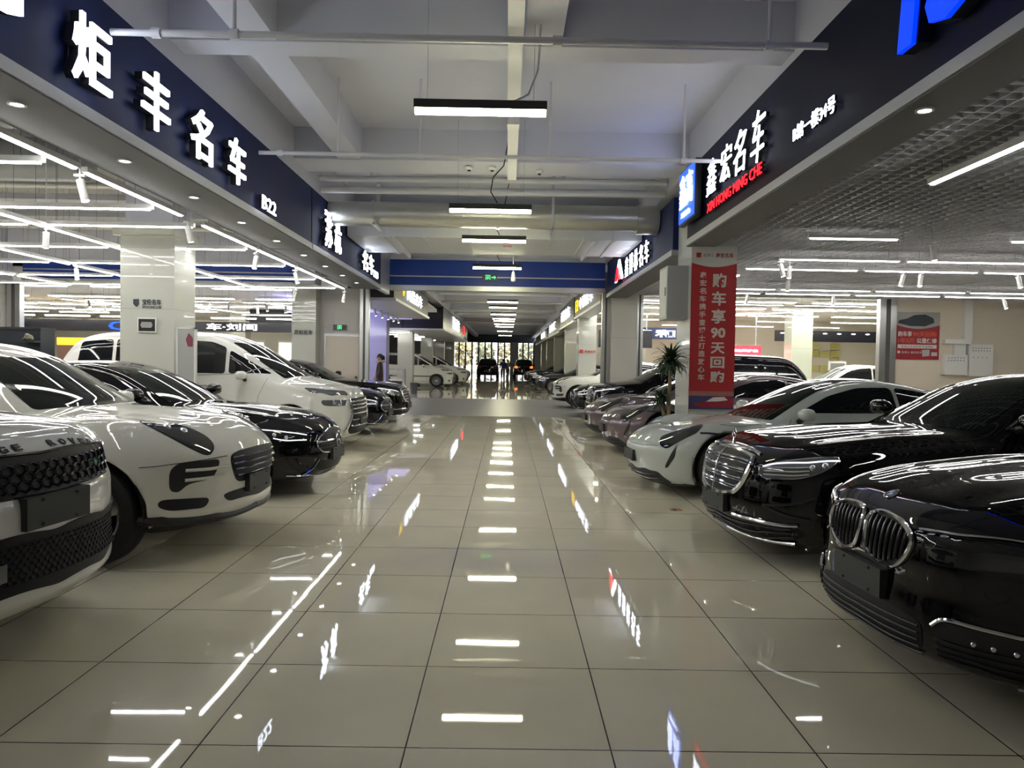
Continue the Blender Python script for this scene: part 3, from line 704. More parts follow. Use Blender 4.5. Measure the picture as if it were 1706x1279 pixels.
def make_taycan(pm):
    d = dict(L=4.96, W=.985, H=1.385, xcowl=1.36, r=.355, xw1=.93, xw2=3.83, wheel='big', rim=None, crown=(.13,2.4), sweep=(.52,2.5), ktop=.13, kfront=.12,
        plan=[(0,.88),(.4,.955),(.93,1.0),(1.7,.965),(2.8,.965),(3.8,1.0),(4.96,.92)], sec=[(.12,.95),(.35,.985),(.55,1.0),(.72,.97),(.95,.88)],
        top=[(-.2,.54),(0,.615),(.10,.68),(.4,.77),(.8,.815),(1.4,.90),(2.2,.93),(4.0,.97),(5,.90)], bumps=[(.78,.76,.48,.155,.105),(3.85,.80,.6,.16,.06)],
        front=[(.08,.34),(.15,.12),(.22,.06),(.30,.05),(.42,.03),(.52,.02),(.62,.07),(.75,.2)], front_s=.03, bot=[(0,.12),(.8,.15),(4.2,.16),(5,.25)],
        roof=[(.9,.72),(1.32,.88),(2.0,1.22),(2.45,1.37),(2.85,1.38),(3.4,1.30),(4.2,1.08),(4.8,.85)], roof_s=.16, cab=(.78,.90,.36), kcab=.15)
    B, o = car_base(d, 'sports_sedan', pm, .024)
    glazing(B, o, top_pts((1.30,0),(1.36,.35),(1.50,.67),(2.30,.46),(2.22,.25),(2.20,0)),
        [[(1.80,.965),(2.2,1.17),(2.55,1.265),(2.95,1.275),(3.0,.985)],[(3.04,.985),(3.0,1.275),(3.4,1.22),(3.85,1.03),(3.75,.99)]],
        rear=top_pts((3.35,0),(3.38,.45),(4.25,.52),(4.3,0)), roofp=top_pts((2.36,0),(2.38,.40),(3.25,.40),(3.25,0)))
    hp = top_pts((.22,.63),(.26,.53),(.42,.60),(.62,.70),(.70,.77),(.60,.835),(.42,.80),(.28,.73))
    add_sheet(B, 'headlight', M_LAMP, hp, o, .006, .025, 1, True)
    lamp_guts(B, o, None, [('t',.42,.69),('t',.42,.76),('t',.52,.73),('t',.52,.79)], .019)
    add_sheet(B, 'air_curtain', M_BLK, [('t',.30,.83),('f',.80,.62),('f',.78,.50),('f',.70,.34),('f',.725,.33),('f',.82,.48),('d',.02,.62)], o, .004, .02, 1, True)
    add_sheet(B, 'lower_intake', M_BLK, sym(fr_pts((0,.30),(.40,.30),(.62,.285),(.70,.20),(.72,.165),(.4,.155),(0,.155))), o, .005, .04, 1)
    add_beads(B, 'intake_slat', M_GRL, [fr_pts((-.60,z),(0,z),(.60,z)) for z in (.20,.24)], .006, o, .008, joined=True, mirror=False)
    add_beads(B, 'front_splitter', M_BLK, [fr_pts((0,.135),(.5,.14),(.76,.15))+[('d',.1,.16),('d',.34,.18)]], .020, o, .0, n=8)
    gaps(B, o, [[('f',0,.555),('f',.35,.555),('t',.20,.60)], [('t',.86,.80),('t',1.1,.83),('t',1.42,.74)], [('s',1.58,.30),('s',1.56,.7),('s',1.72,.90)], [('s',3.0,.3),('s',3.0,.92)]])
    add_sheet(B, 'fender_slot', M_BLK, [('s',.62,.755),('s',.84,.745),('s',.84,.725),('s',.62,.735)], o, .004, .02, 0, True)
    c = MB(); c.box(-.003,.003,-.02,.02,-.026,.026); cr = c.obj('shield_badge', mat('gold_badge', (.6,.45,.12), .3, .8), o)
    p = B.pt(('t',.12,0)); cr.location = (p[0], 0, p[2]+.003); cr.rotation_euler = (0,R(65),0)
    plate(B, o, .415, .13)
    mirror_part(B, o, 1.80, .93, pm, .78); handles(B, o, (2.6,3.5), .80, pm)
    add_beads(B, 'side_skirt', M_BLK, [poly_side((1.4,.20),(3.35,.20))], .03, o, -.01, n=8)
    return o

def make_mpv(pm, kind='tall', grm=None):
    d = dict(L=4.95, W=.93, H=1.93, xcowl=.98, r=.36, xw1=.98, xw2=3.98, wheel='multi', crown=(.10,3.0), sweep=(.36,3.0), ktop=.09, kfront=.08,
        plan=[(0,.94),(.5,.98),(1.2,1),(4.2,1),(4.95,.96)], sec=[(.15,.95),(.35,.985),(.6,1),(.9,.995),(1.2,.98)],
        top=[(-.2,.86),(0,.93),(.12,.99),(.55,1.10),(1.0,1.19),(2.0,1.22),(5,1.22)],
        front=[(.15,.20),(.25,.05),(.35,.0),(.6,.0),(.8,.03),(.95,.08),(1.1,.22)], bot=[(0,.16),(.8,.2),(4.1,.2),(5,.3)],
        roof=[(.6,1.0),(1.0,1.20),(1.9,1.75),(2.35,1.91),(3.0,1.93),(4.4,1.90),(4.8,1.72),(4.95,1.2)], roof_s=.14, cab=(.90,1.2,.17), kcab=.14, rcrown=.06)
    if kind == 'low':
        d.update(H=1.80, top=[(-.2,.86),(0,.93),(.12,.98),(.6,1.06),(1.15,1.13),(2.0,1.16),(5,1.16)], xcowl=1.15, L=5.1, xw2=4.05,
            roof=[(.7,.98),(1.15,1.14),(2.0,1.62),(2.45,1.77),(3.2,1.79),(4.6,1.75),(4.95,1.5),(5.1,1.1)])
    B, o = car_base(d, 'minivan', pm, .028)
    k = .0 if kind == 'tall' else -.13; dx = 0 if kind == 'tall' else .14
    glazing(B, o, top_pts((.98+dx,0),(1.02+dx,.35),(1.12+dx,.74),(2.05+dx,.62),(1.92+dx,.3),(1.88+dx,0)),
        [[(1.30+dx,1.24+k*.4),(2.0+dx,1.62+k),(2.0+dx,1.24+k*.4)],[(2.06+dx,1.24+k*.4),(2.06+dx,1.66+k),(2.3+dx,1.75+k),(2.95,1.78+k),(2.95,1.24+k*.4)],[(3.0,1.24+k*.4),(3.0,1.78+k),(3.9,1.77+k),(3.9,1.26+k*.4)],[(3.96,1.27+k*.4),(3.96,1.77+k),(4.5,1.72+k),(4.55,1.35+k*.4)]],
        rear=[('b',0,1.70+k),('b',.6,1.66+k),('b',.68,1.30+k*.5),('b',0,1.27+k*.5)])
    add_sheet(B, 'rear_lamp', M_TAIL, [('b',.62,1.18),('b',.80,1.22),('b',.82,.95),('b',.66,.92)], o, .006, .05, 1, True)
    if grm == 'wing':   # white people carrier: slim lamps over a chrome winged grille
        g = add_sheet(B, 'front_grille', M_MESH, sym(fr_pts((0,.86),(.50,.85),(.46,.60),(.60,.33),(.5,.26),(0,.26))), o, .006, .04, 1)[0]
        add_beads(B, 'grille_bar', M_CHR, [fr_pts((-w,z),(0,z),(w,z)) for z,w in ((.80,.48),(.74,.47),(.68,.46),(.60,.46),(.50,.50),(.40,.54))], .014, g, .010, joined=True, mirror=False)
        add_beads(B, 'grille_wing', M_CHR, [[('f',.53,.84),('f',.52,.62),('f',.66,.30)]], .022, o, .01, 1, n=8)
        add_sheet(B, 'headlight', M_LAMPC, [('f',.50,.975),('f',.62,.98),('d',.08,1.0),('d',.36,1.03),('d',.26,.93),('d',.0,.90),('f',.52,.89)], o, .006, .03, 1, True)
        add_sheet(B, 'headlight', M_LAMPC, [('f',.56,.83),('d',-.04,.84),('d',.16,.84),('d',.14,.75),('f',.60,.74)], o, .006, .03, 1, True)
        add_sheet(B, 'fog_lamp', M_LAMP, [('f',.78,.42),('d',.0,.44),('d',.04,.34),('f',.78,.33)], o, .006, .03, 1, True)
    else:
        gr = fr_pts((0,.94),(.50,.93),(.58,.80),(.52,.42),(.40,.34),(0,.33))
        g = add_sheet(B, 'front_grille', M_GRL, sym(gr), o, .006, .04, 1)[0]
        add_beads(B, 'grille_bar', M_CHR, [fr_pts((-w,z),(0,z),(w,z)) for z,w in ((.87,.52),(.77,.54),(.67,.53),(.57,.52),(.47,.50),(.38,.44))], .018, g, .010, joined=True, mirror=False, n=8)
        add_beads(B, 'bumper_trim', M_CHR, [[('f',.86,.74),('d',-.03,.72),('f',.68,.60),('f',.64,.30)]], .015, o, .012, 1, n=8)
        add_sheet(B, 'headlight', M_LAMPC, [('f',.60,.90),('d',.0,.94),('d',.34,.97),('d',.22,.88),('f',.66,.82)], o, .006, .03, 1, True)
        add_beads(B, 'running_light', M_DRL, [[('f',.64,.85),('d',.0,.88),('d',.24,.92)]], .008, o, .008, 1)
    gaps(B, o, [[('s',1.55+dx,.35),('s',1.48+dx,.9),('s',1.35+dx,1.18)], [('s',2.62,.30),('s',2.62,1.2)], [('s',3.95,.75),('s',3.95,1.22)]])
    add_beads(B, 'sill_strip', M_CHR, [poly_side((1.4,.32),(3.5,.32))], .012, o, .004)
    handles(B, o, (2.3,2.72), 1.04, M_CHR); mirror_part(B, o, 1.72+dx, 1.18+k*.5, pm, .90); plate(B, o, .47, .14)
    add_beads(B, 'roof_trim', M_CHR, [[('s',1.15+dx,1.22+k*.4),('s',2.6,1.205+k*.4),('s',4.6,1.23+k*.4)]], .007, o, .004)
    return o
# ================================================================ the hall
def tile_floor():
    m = bpy.data.materials.new('polished_floor_tile'); m.use_nodes = True; nt = m.node_tree; b = nt.nodes['Principled BSDF']; N = nt.nodes.new; L = nt.links.new
    tc = N('ShaderNodeTexCoord'); mp = N('ShaderNodeMapping'); mp.inputs['Location'].default_value = (.3695+8, -2.1595+8, 0); L(tc.outputs['Object'], mp.inputs[0])
    br = N('ShaderNodeTexBrick'); br.offset = 0; br.squash = 1
    for k,v in (('Scale',1),('Brick Width',.8),('Row Height',.8),('Mortar Size',.0035),('Mortar Smooth',.1),('Bias',0)): br.inputs[k].default_value = v
    br.inputs['Color1'].default_value = (*FLOOR_C1, 1); br.inputs['Color2'].default_value = (*FLOOR_C2, 1); br.inputs['Mortar'].default_value = (.05,.04,.03,1)
    L(mp.outputs[0], br.inputs['Vector'])
    nz = N('ShaderNodeTexNoise'); nz.inputs['Scale'].default_value = 1.3; nz.inputs['Detail'].default_value = 6; L(tc.outputs['Object'], nz.inputs['Vector'])
    mr = N('ShaderNodeMapRange'); mr.inputs['To Min'].default_value = .86; mr.inputs['To Max'].default_value = 1.12; L(nz.outputs['Fac'], mr.inputs['Value'])
    mx = N('ShaderNodeMix'); mx.data_type = 'RGBA'; mx.blend_type = 'MULTIPLY'; mx.inputs[0].default_value = 1; L(br.outputs['Color'], mx.inputs[6]); L(mr.outputs[0], mx.inputs[7])
    L(mx.outputs[2], b.inputs['Base Color']); b.inputs['Roughness'].default_value = .022; b.inputs['Specular IOR Level'].default_value = .5
    # every tile lies at its own tiny tilt and the glaze is slightly wavy
    n2 = N('ShaderNodeTexNoise'); n2.inputs['Scale'].default_value = 2.2; n2.inputs['Detail'].default_value = 1; L(tc.outputs['Object'], n2.inputs['Vector'])
    bp = N('ShaderNodeBump'); bp.inputs['Strength'].default_value = .022; bp.inputs['Distance'].default_value = .02; L(n2.outputs['Fac'], bp.inputs['Height']); 
    b2 = N('ShaderNodeBump'); b2.inputs['Strength'].default_value = .3; b2.inputs['Distance'].default_value = .002; b2.invert = True; L(br.outputs['Fac'], b2.inputs['Height']); L(bp.outputs[0], b2.inputs['Normal'])
    L(b2.outputs[0], b.inputs['Normal'])
    return m
FLOOR_C1, FLOOR_C2 = (.82,.765,.60), (.79,.735,.57)
M_FLOOR = tile_floor()
XL, XR, Y0, Y1 = -30, 24, -4, 88
box('floor', M_FLOOR, XL, XR, Y0, 21.2, -.1, 0, kind='structure')
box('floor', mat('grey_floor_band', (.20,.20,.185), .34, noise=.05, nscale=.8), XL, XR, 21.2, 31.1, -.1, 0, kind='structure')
box('floor', M_FLOOR, XL, XR, 31.1, Y1, -.1, 0, kind='structure')
box('ground', mat('outdoor_paving', (.30,.27,.22), .8), -60, 60, Y1, 140, -.12, -.02, kind='structure', )
H_SLAB = 4.92
box('ceiling', M_CONC, -3.6, 3.1, Y0, Y1, H_SLAB, H_SLAB+.2, kind='structure')
box('ceiling', mat('raw_grey_ceiling', (.50,.50,.51), .8, noise=.08, nscale=.8), XL, -3.6, Y0, Y1, H_SLAB, H_SLAB+.2, kind='structure')
box('ceiling', mat('shaded_ceiling_void', (.16,.16,.17), .85), 3.1, XR, Y0, 20.9, H_SLAB, H_SLAB+.2, kind='structure')  # dark slab colour carries the shade above the grid and its lamps
box('ceiling', mat('cream_ceiling', (.75,.74,.68), .7), 3.1, XR, 21.1, Y1, 3.75, 3.9, kind='structure')
box('wall_left', M_WALL, XL-.2, XL, Y0, Y1, 0, 5.1, kind='structure')
box('wall_right', M_CREAM, XR, XR+.2, Y0, Y1, 0, 5.1, kind='structure')
box('wall_behind', M_WALL, XL, XR, Y0-.2, Y0, 0, 5.1, kind='structure')
# ceiling beams of the aisle
def beam(x0,x1,y0,y1,z=4.46,h=H_SLAB): box('ceiling_beam', M_CONC, x0,x1,y0,y1,z,h, kind='structure')
ys = [2.9, 7.3]
for y in ys: beam(-3.2, 2.65, y, y+.35)
beam(-3.2, 2.65, 11.5, 12.3)
for y in (16.0,): beam(-3.2, 2.65, y, y+.35)
for k in range(8): beam(-3.2, 2.65, 20.9+.15+k*8.9, 21.7+k*8.9); beam(-3.2, 2.65, 25.4+k*8.9, 25.75+k*8.9)
beam(-2.55, -2.2, Y0, 11.5, 4.47); beam(.12, .46, Y0, 7.3, 4.47); 
for sx,x0,x1,zt in ((-1,-3.6,-3.2,4.27),(1,2.65,3.1,4.38)):
    box('wall_'+('left' if sx<0 else 'right')+'_upper', M_CONC, x0, x1, Y0, 20.9, zt, H_SLAB, kind='structure')
    box('wall_'+('left' if sx<0 else 'right')+'_upper', M_CONC, x0, x1, 21.1, Y1, 4.2, H_SLAB, kind='structure')
for k in range(3):
    beam(-25, -3.6, 3.0+k*4.4-.2, 3.3+k*4.4-.2, 4.5)
# ---------------------------------------------------------------- fascias with lit letters
def fascia(side, y0, y1, pm, label, z0=3.37, z1=4.27, x=None, edge=True, soff=.68):
    s = side; x = x if x is not None else (-3.2 if s < 0 else 2.65)
    t = empty('shop_fascia', (x, y0, z0), 0, label, 'sign')
    a, b = sorted((x, x-s*-.12)) if s < 0 else sorted((x, x+.12))
    if s < 0: a, b = x-.12, x
    p = box('sign_panel', pm, a, b, y0, y1, z0, z1)
    q = box('lower_trim', M_TRIM, a-(.02 if s>0 else 0), b+(.02 if s<0 else 0), y0, y1, z0-.09, z0)
    r = box('soffit', M_SOFF, *(sorted((x, x+s*soff))), y0, y1, z0-.10, z0-.088)
    for o in (p,q,r):
        o.parent = t; o.matrix_parent_inverse = Matrix.Translation((-x, -y0, -z0))
    return t
def letters(t, side, s, y, z, w, h, m, ext=.07, bold=.02, name='sign_letter', slant=0, back=True, x=None, lab=None):
    """writing on a fascia; y = where it starts as read; left fascia reads away from the camera, right one towards it"""
    x = x if x is not None else t.location.x
    U = (0,1,0) if side < 0 else (0,-1,0)
    org = Vector((x-side*.03, y, z))-t.location
    o = writing(name, s, m, org+Vector((-side*ext*.75,0,0)), U, (0,0,1), w, h, ext*.3, bold, t, lab, slant)
    if back: writing('letter_return', s, M_BLK, org, U, (0,0,1), w, h, ext*.8, bold+.012, o, None, slant)
    return o
fa = fascia(-1, 2.2, 12.55, M_NAVY, 'long navy shop fascia of the nearest left showroom with big white lit characters and B22')
letters(fa, -1, 'G', 4.35, 3.58, .60, .62, M_LETW, .08, .015)
for c,y in (('炬',5.52),('丰',6.55),('名',7.56),('车',8.57)): letters(fa, -1, c, y, 3.47, .52, .50, M_LETW, .085, .010)
letters(fa, -1, 'B22', 9.83, 3.40, .57, .17, M_LETW, .05, .0)
fb = fascia(-1, 12.6, 19.4, M_NAVY, 'navy shop fascia beyond the first one with the lit characters for Suhang luxury cars')
box('wall_left_return', M_TRIM, -3.3, -3.2, 19.4, 20.9, 3.27, 4.27, kind='structure')
for c,y,w,h,z in (('苏',13.10,.56,.50,3.42),('杭',13.80,.58,.50,3.42),('名',16.45,.66,.42,3.43),('车',17.2,.66,.42,3.43)): letters(fb, -1, c, y, z, w*.85, h, M_LETW, .085, .004)
letters(fb, -1, 'SUHANG', 13.2, 3.96, 1.1, .09, M_LETW, .04, .01); letters(fb, -1, 'B23', 17.98, 3.43, .58, .16, M_LETW, .05, .02)
fc = fascia(1, 2.0, 11.5, M_INK, 'black shop fascia of the nearest right showroom with brush characters over red letters', z0=3.36, z1=4.38, soff=.40)
for c,y,w,h,z in (('鑫',10.14,.42,.44,3.70),('宏',9.50,.42,.42,3.72),('名',8.96,.42,.48,3.67),('车',8.32,.40,.54,3.63)): letters(fc, 1, c, y, z, w, h, M_LETW, .05, -.008, slant=.14)
letters(fc, 1, 'XIN HONG MING CHE', 10.12, 3.49, 2.16, .12, M_LETR, .04, .0)
letters(fc, 1, 'B馆一楼34号', 7.12, 3.56, .90, .14, M_LETW, .03, -.004)
letters(fc, 1, '16', 5.06, 3.54, .78, .46, M_LETB, .11, .05, slant=.12)
tp = empty('lightbox_sign', (2.55, 10.98, 3.92), 0, 'small blue square lightbox sign on the pillar end of the black fascia', 'sign')
MB().box(-.04,.04,-.50,.46,-.39,.39).obj('lightbox_case', M_BLK, tp)
MB().box(-.055,-.041,-.47,.43,-.36,.36).obj('lightbox_face', mat('lit_blue_face', (.05,.2,.85), .3, emit=.35, ecol=(.02,.12,.8)), tp)
writing('lightbox_writing', '鑫', M_LETW, (-.062,.36,-.16), (0,-1,0), (0,0,1), .34, .46, .004, .0, tp)
writing('lightbox_writing', '高', M_LETW, (-.062,-.04,-.16), (0,-1,0), (0,0,1), .34, .46, .004, .0, tp)
writing('lightbox_writing', 'XINGAO', M_LETW, (-.062,.25,-.30), (0,-1,0), (0,0,1), .5, .07, .004, .0, tp)
fd = fascia(1, 12.5, 20.7, M_NAVY, 'second right shop fascia with a red arrow logo and slim white lit characters', z0=3.36, z1=4.2, soff=.5)
lg = letters(fd, 1, 'A', 18.4, 3.42, 1.25, .48, M_LETW, .08, .03, 'sign_logo'); letters(fd, 1, 'A', 18.1, 3.42, .62, .30, M_LETR, .12, .05, 'sign_logo', back=False)
for c,y in (('鑫',17.0),('博',16.4),('林',15.8),('名',15.2),('车',14.6)): letters(fd, 1, c, y, 3.40, .40, .42, M_LETW, .06, -.008)
def downlights(xs, z, ys, group, where):
    first = None
    for y in ys:
        if first is None:
            e = MB(); e.lathe([(.045,-.012),(.062,-.012),(.062,0),(.045,0)], 20, 'z'); first = e.obj('downlight', M_WPL)
            f = MB(); f.lathe([(.044,-.006),(.0,-.006)], 20, 'z'); f.obj('lamp', M_DOWN, first, fixn=False)
            o = first
        else: o = copy_tree(first)
        o.location = (xs, y, z); tag(o, 'round recessed downlight in the %s' % where, 'downlight', group)
downlights(-3.49, 3.27, [5.52+1.54*i for i in range(9)], 'downlights in the left soffit', 'soffit under the left navy fascias')
downlights(2.80, 3.26, [5.25], None, 'soffit under the black right fascia')
# ---------------------------------------------------------------- shutters across the hall
def shutter(x0, x1, y, z0, z1, label, m=M_BLUE):
    t = empty('roller_shutter', ((x0+x1)/2, y, z0), 0, label, 'shutter'); w = (x1-x0)/2
    MB().box(-w,w,0,.45,.13,z1-z0).obj('shutter_housing', m, t)
    MB().box(-w,w,-.03,.0,.36,.39).obj('housing_ridge', M_TRIM, t)
    MB().box(-w,w,-.05,.3,0,.13).obj('bottom_rail', M_STEEL, t)
    return t
shutter(-3.2, 2.62, 20.9, 3.40, 4.22, 'blue steel fire shutter housing across the aisle behind the hanging lamps')
shutter(-13.1, -5.8, 20.95, 3.42, 4.05, 'blue steel fire shutter housing at the back of the left showroom')
shutter(-22.0, -13.9, 20.95, 3.42, 4.05, 'blue steel fire shutter housing at the far left edge of the left showroom')
box('wall_left_header', M_CONC, XL, -3.3, 21.0, 21.3, 4.05, H_SLAB, kind='structure')
box('wall_back_right', M_CREAM, 10.5, XR, 20.9, 21.1, 0, 3.42, kind='structure')
box('wall_right_header', mat('grey_header_board', (.42,.43,.43), .6), 3.1, XR, 20.9, 21.1, 3.40, H_SLAB, kind='structure')
def post(x0,x1,y,z1,label, z0=0):
    t = empty('shutter_guide_post', ((x0+x1)/2, y, 0), 0, label, 'post'); w=(x1-x0)/2
    MB().box(-w,w,-.08,.12,z0,z1).obj('post_body', M_STEEL, t)
    MB().box(-w*.25,w*.25,-.092,-.08,z0,z1).obj('guide_slot', mat('slot_shadow_steel', (.12,.12,.12), .5, .6), t)
post(-3.98,-3.74,20.9,3.4,'steel shutter guide post right of the beige service door')
post(2.55,2.76,20.9,3.5,'steel shutter guide post on the right side of the aisle')
post(10.05,10.5,20.85,3.4,'steel shutter guide post at the left end of the cream wall')
post(-13.45,-13.1,20.9,3.45,'steel shutter guide post at the far left of the left showroom')
post(3.48,3.66,20.9,3.4,'narrow steel guide post on the right face of the beige pillar')
# service wall with door
box('wall_service', mat('pinkish_grey_board', (.60,.57,.55), .5, noise=.03), -5.08, -3.98, 20.95, 21.15, 0, 3.42, kind='structure')
d = empty('door_1', (-4.45, 20.95, 0)); d['kind'] = 'structure'
MB().box(-.50,.50,-.05,0,0,2.18).obj('door_frame', M_TRIM, d); MB().box(-.45,.45,-.07,-.045,0,2.12).obj('door_leaf', M_BEIGE, d)
e = MB(); e.ball((.38,-.11,1.02), .03,.03,.03); e.tube([(.38,-.07,1.02),(.38,-.10,1.02)], .012, 8); e.obj('door_knob', mat('red_bronze', (.25,.06,.03), .3, .8), d, True)
def exit_sign(x, y, z, w, h, label, arrow=False):
    t = empty('exit_sign', (x,y,z), 0, label, 'exit sign')
    MB().box(-w/2,w/2,-.03,.0,-h/2,h/2).obj('sign_case', mat('dark_green_plate', (.005,.03,.02), .3), t)
    g = MB(); u = h*.36; a = -.012 if not arrow else -w*.12
    def bx(x0,x1,z0,z1): g.box(a+x0*u,a+x1*u,-.036,-.031,z0*u,z1*u)
    bx(-1,-.75,-1,1); bx(.75,1,-1,1); bx(-1,1,.8,1); bx(-.1,.25,.25,.6); bx(-.3,.15,-.3,.2); bx(-.5,-.25,-.2,0); bx(-.35,-.1,-.9,-.3); bx(.1,.45,-.6,-.35); bx(.15,.5,0,.15)
    g.obj('running_figure', M_GRN, t)
    if arrow:
        g = MB(); g.box(w*.12,w*.32,-.036,-.031,-.012,.012); g.prism([(w*.30,.05),(w*.42,0),(w*.30,-.05)], lambda u,v,q:(u,-.036+q,v), .005); g.obj('arrow', M_GRN, t)
exit_sign(-4.53, 20.94, 2.36, .36, .15, 'green running figure exit sign above the beige service door')
exit_sign(-.5, 20.86, 3.77, .40, .17, 'green exit sign with arrow on the blue shutter over the aisle', True)
# ---------------------------------------------------------------- pillars
def pillar(x0,x1,y0,y1,m,label,cap=None,zt=H_SLAB,top=None):
    t = empty('pillar', ((x0+x1)/2,(y0+y1)/2,0), 0, label, 'pillar'); t['kind'] = 'structure'; a=(x1-x0)/2; b=(y1-y0)/2; z=cap or zt
    MB().box(-a,a,-b,b,0,z).obj('pillar_cladding', m, t)
    if cap:
        MB().box(-a-.08,a+.03,-b-.08,b+.05,cap,cap+.12).obj('pillar_cap', mat('cream_cornice', (.62,.62,.52), .5), t)
        MB().box(-a+.05,a-.05,-b+.05,b-.05,cap+.12,zt).obj('bare_column_top', M_CONC, t)
    for z in (1.1, 2.2, 3.1):
        if z < (cap or zt): MB().box(-a-.002,a+.002,-b-.002,b+.002,z,z+.004).obj('panel_joint', mat('panel_joint', (.25,.26,.24), .5), t)
    return t
P_L1 = pillar(-5.75,-4.95,11.5,12.27,M_PCOL,'glossy grey-green clad pillar in the left showroom with a shop logo', 3.28)
t = empty('wall_writing', (-5.35,11.49,2.27), 0, 'black shop name lettering and shield on the near left pillar', 'sign')
M_DK = mat('dark_vinyl', (.03,.04,.05), .5)
writing('lettering', '宝伦名车', M_DK, (-.07,0,-.01), (1,0,0), (0,0,1), .28, .085, .004, .015, t); writing('lettering', 'BAOLUNCLUB', M_DK, (-.07,0,-.06), (1,0,0), (0,0,1), .28, .035, .004, .005, t)
g = MB(); g.prism([(-.20,.07),(-.12,.07),(-.12,.0),(-.16,-.04),(-.20,.0)], lambda u,v,w:(u,-w,v), .006); g.obj('shield', M_DK, t)
t = empty('vent_plate', (-5.34,11.47,1.96), 0, 'small square black vent with white frame on the near left pillar', 'vent')
MB().box(-.14,.14,0,.03,-.11,.11).obj('frame', M_WPL, t); MB().box(-.12,.12,-.008,0,-.09,.09).obj('vent_opening', M_BLK, t)
g = MB(); g.prism([(-.07,-.04),(.07,-.04),(.09,0),(.07,.045),(-.07,.045),(-.09,0)], lambda u,v,w:(u,-.01-w,v), .006); g.obj('white_motif', mat('grey_motif', (.35,.35,.34), .5), t)
t = empty('notice_board', (-4.72,11.40,1.35), 0, 'white framed floor stand board with a red badge beside the near left pillar', 'board')
MB().box(-.12,.12,-.03,.03,-1.35,.56).obj('board_panel', mat('grey_board', (.42,.43,.42), .4), t); MB().box(-.14,-.12,-.035,.035,-1.35,.58).box(.12,.14,-.035,.035,-1.35,.58).box(-.14,.14,-.035,.035,.56,.58).obj('board_frame', M_WPL, t)
g = MB(); g.prism([(.04,.50),(.10,.42),(.10,.30),(.03,.30),(.0,.40)], lambda u,v,w:(u,-.03-w,v), .008); g.obj('red_badge', mat('dark_red_badge', (.25,.05,.08), .5), t)
P_L2 = pillar(-5.72,-5.08,20.5,21.3,M_PCOL,'glossy pillar beside the service wall reading Suhang luxury cars', 3.35)
t = empty('wall_writing', (-5.4,20.48,2.2), 0, 'black characters on the pillar left of the service door', 'sign'); writing('lettering', '苏杭名车', M_DK, (-.24,0,-.07), (1,0,0), (0,0,1), .48, .13, .004, .02, t)
pillar(-5.3,-4.62,29.5,30.3,M_PLAV,'lavender lit pillar behind the woman in the brown coat'); pillar(-5.45,-4.7,38.4,39.2,M_PCOL,'grey pillar behind the reception desk on the left')
pillar(-5.3,-4.6,47.4,48.2,M_PCOL,'pale pillar behind the first white people carrier'); pillar(-5.3,-4.6,56.3,57.1,M_PCOL,'fourth pillar down the left side of the aisle behind both people carriers'); pillar(-5.2,-4.5,65.2,66,M_PCOL,'darkish pillar at the far end of the left row')
P_R1 = pillar(2.72,3.40,11.5,12.4,mat('white_green_panel', (.62,.64,.62), .15, coat=.5),'pillar carrying the tall red banner on the right', None)
pillar(2.78,3.46,20.6,21.3,mat('warm_white_panel', (.66,.63,.58), .35),'warm white pillar right of the aisle at the blue shutter')
pillar(2.72,3.40,29.4,30.2,M_PCOL,'pale green pillar with a red logo behind the white crossover'); pillar(2.9,3.6,38.3,39.1,M_PCOL,'grey-green pillar with a small logo further down on the right')
pillar(2.9,3.6,47.2,48,M_PCOL,'third pillar beyond the shutter on the right'); pillar(2.9,3.6,56.1,57,M_PCOL,'fourth pillar beyond the shutter on the right'); pillar(2.9,3.6,65,66,M_PCOL,'last pillar before the exit on the right')
t = empty('wall_writing', (3.06,29.38,1.95), 0, 'tiny red logo and red characters on the pale green pillar behind the white crossover', 'sign')
MB().box(-.30,-.17,-.01,0,-.06,.07).obj('logo_square', mat('red_vinyl', (.55,.03,.03), .4), t); writing('lettering', '鑫高名车', mat('red_vinyl', (.55,.03,.03), .4), (-.10,0,-.05), (1,0,0), (0,0,1), .42, .10, .004, .02, t)
pillar(-14.2,-13.5,20.5,21.3,M_WALL,'white pillar at the far left back corner of the left showroom', 3.4); pillar(10.9,11.7,29.5,30.3,mat('pale_green_panel', (.62,.66,.52), .3, coat=.4),'pale green pillar in the rear right showroom'); pillar(5.9,6.5,36,36.7,M_PCOL,'pillar deep in the rear right showroom near the red screen')
for i,(x,y) in enumerate(((-13.6,30),(-22,30),(-13.6,39),(-9.2,48))): pillar(x-.4,x+.4,y,y+.8,M_PCOL,'pale pillar in the rooms behind the left shutter, %s' % ('nearest the left','furthest left','in the middle distance','deepest of them')[i])
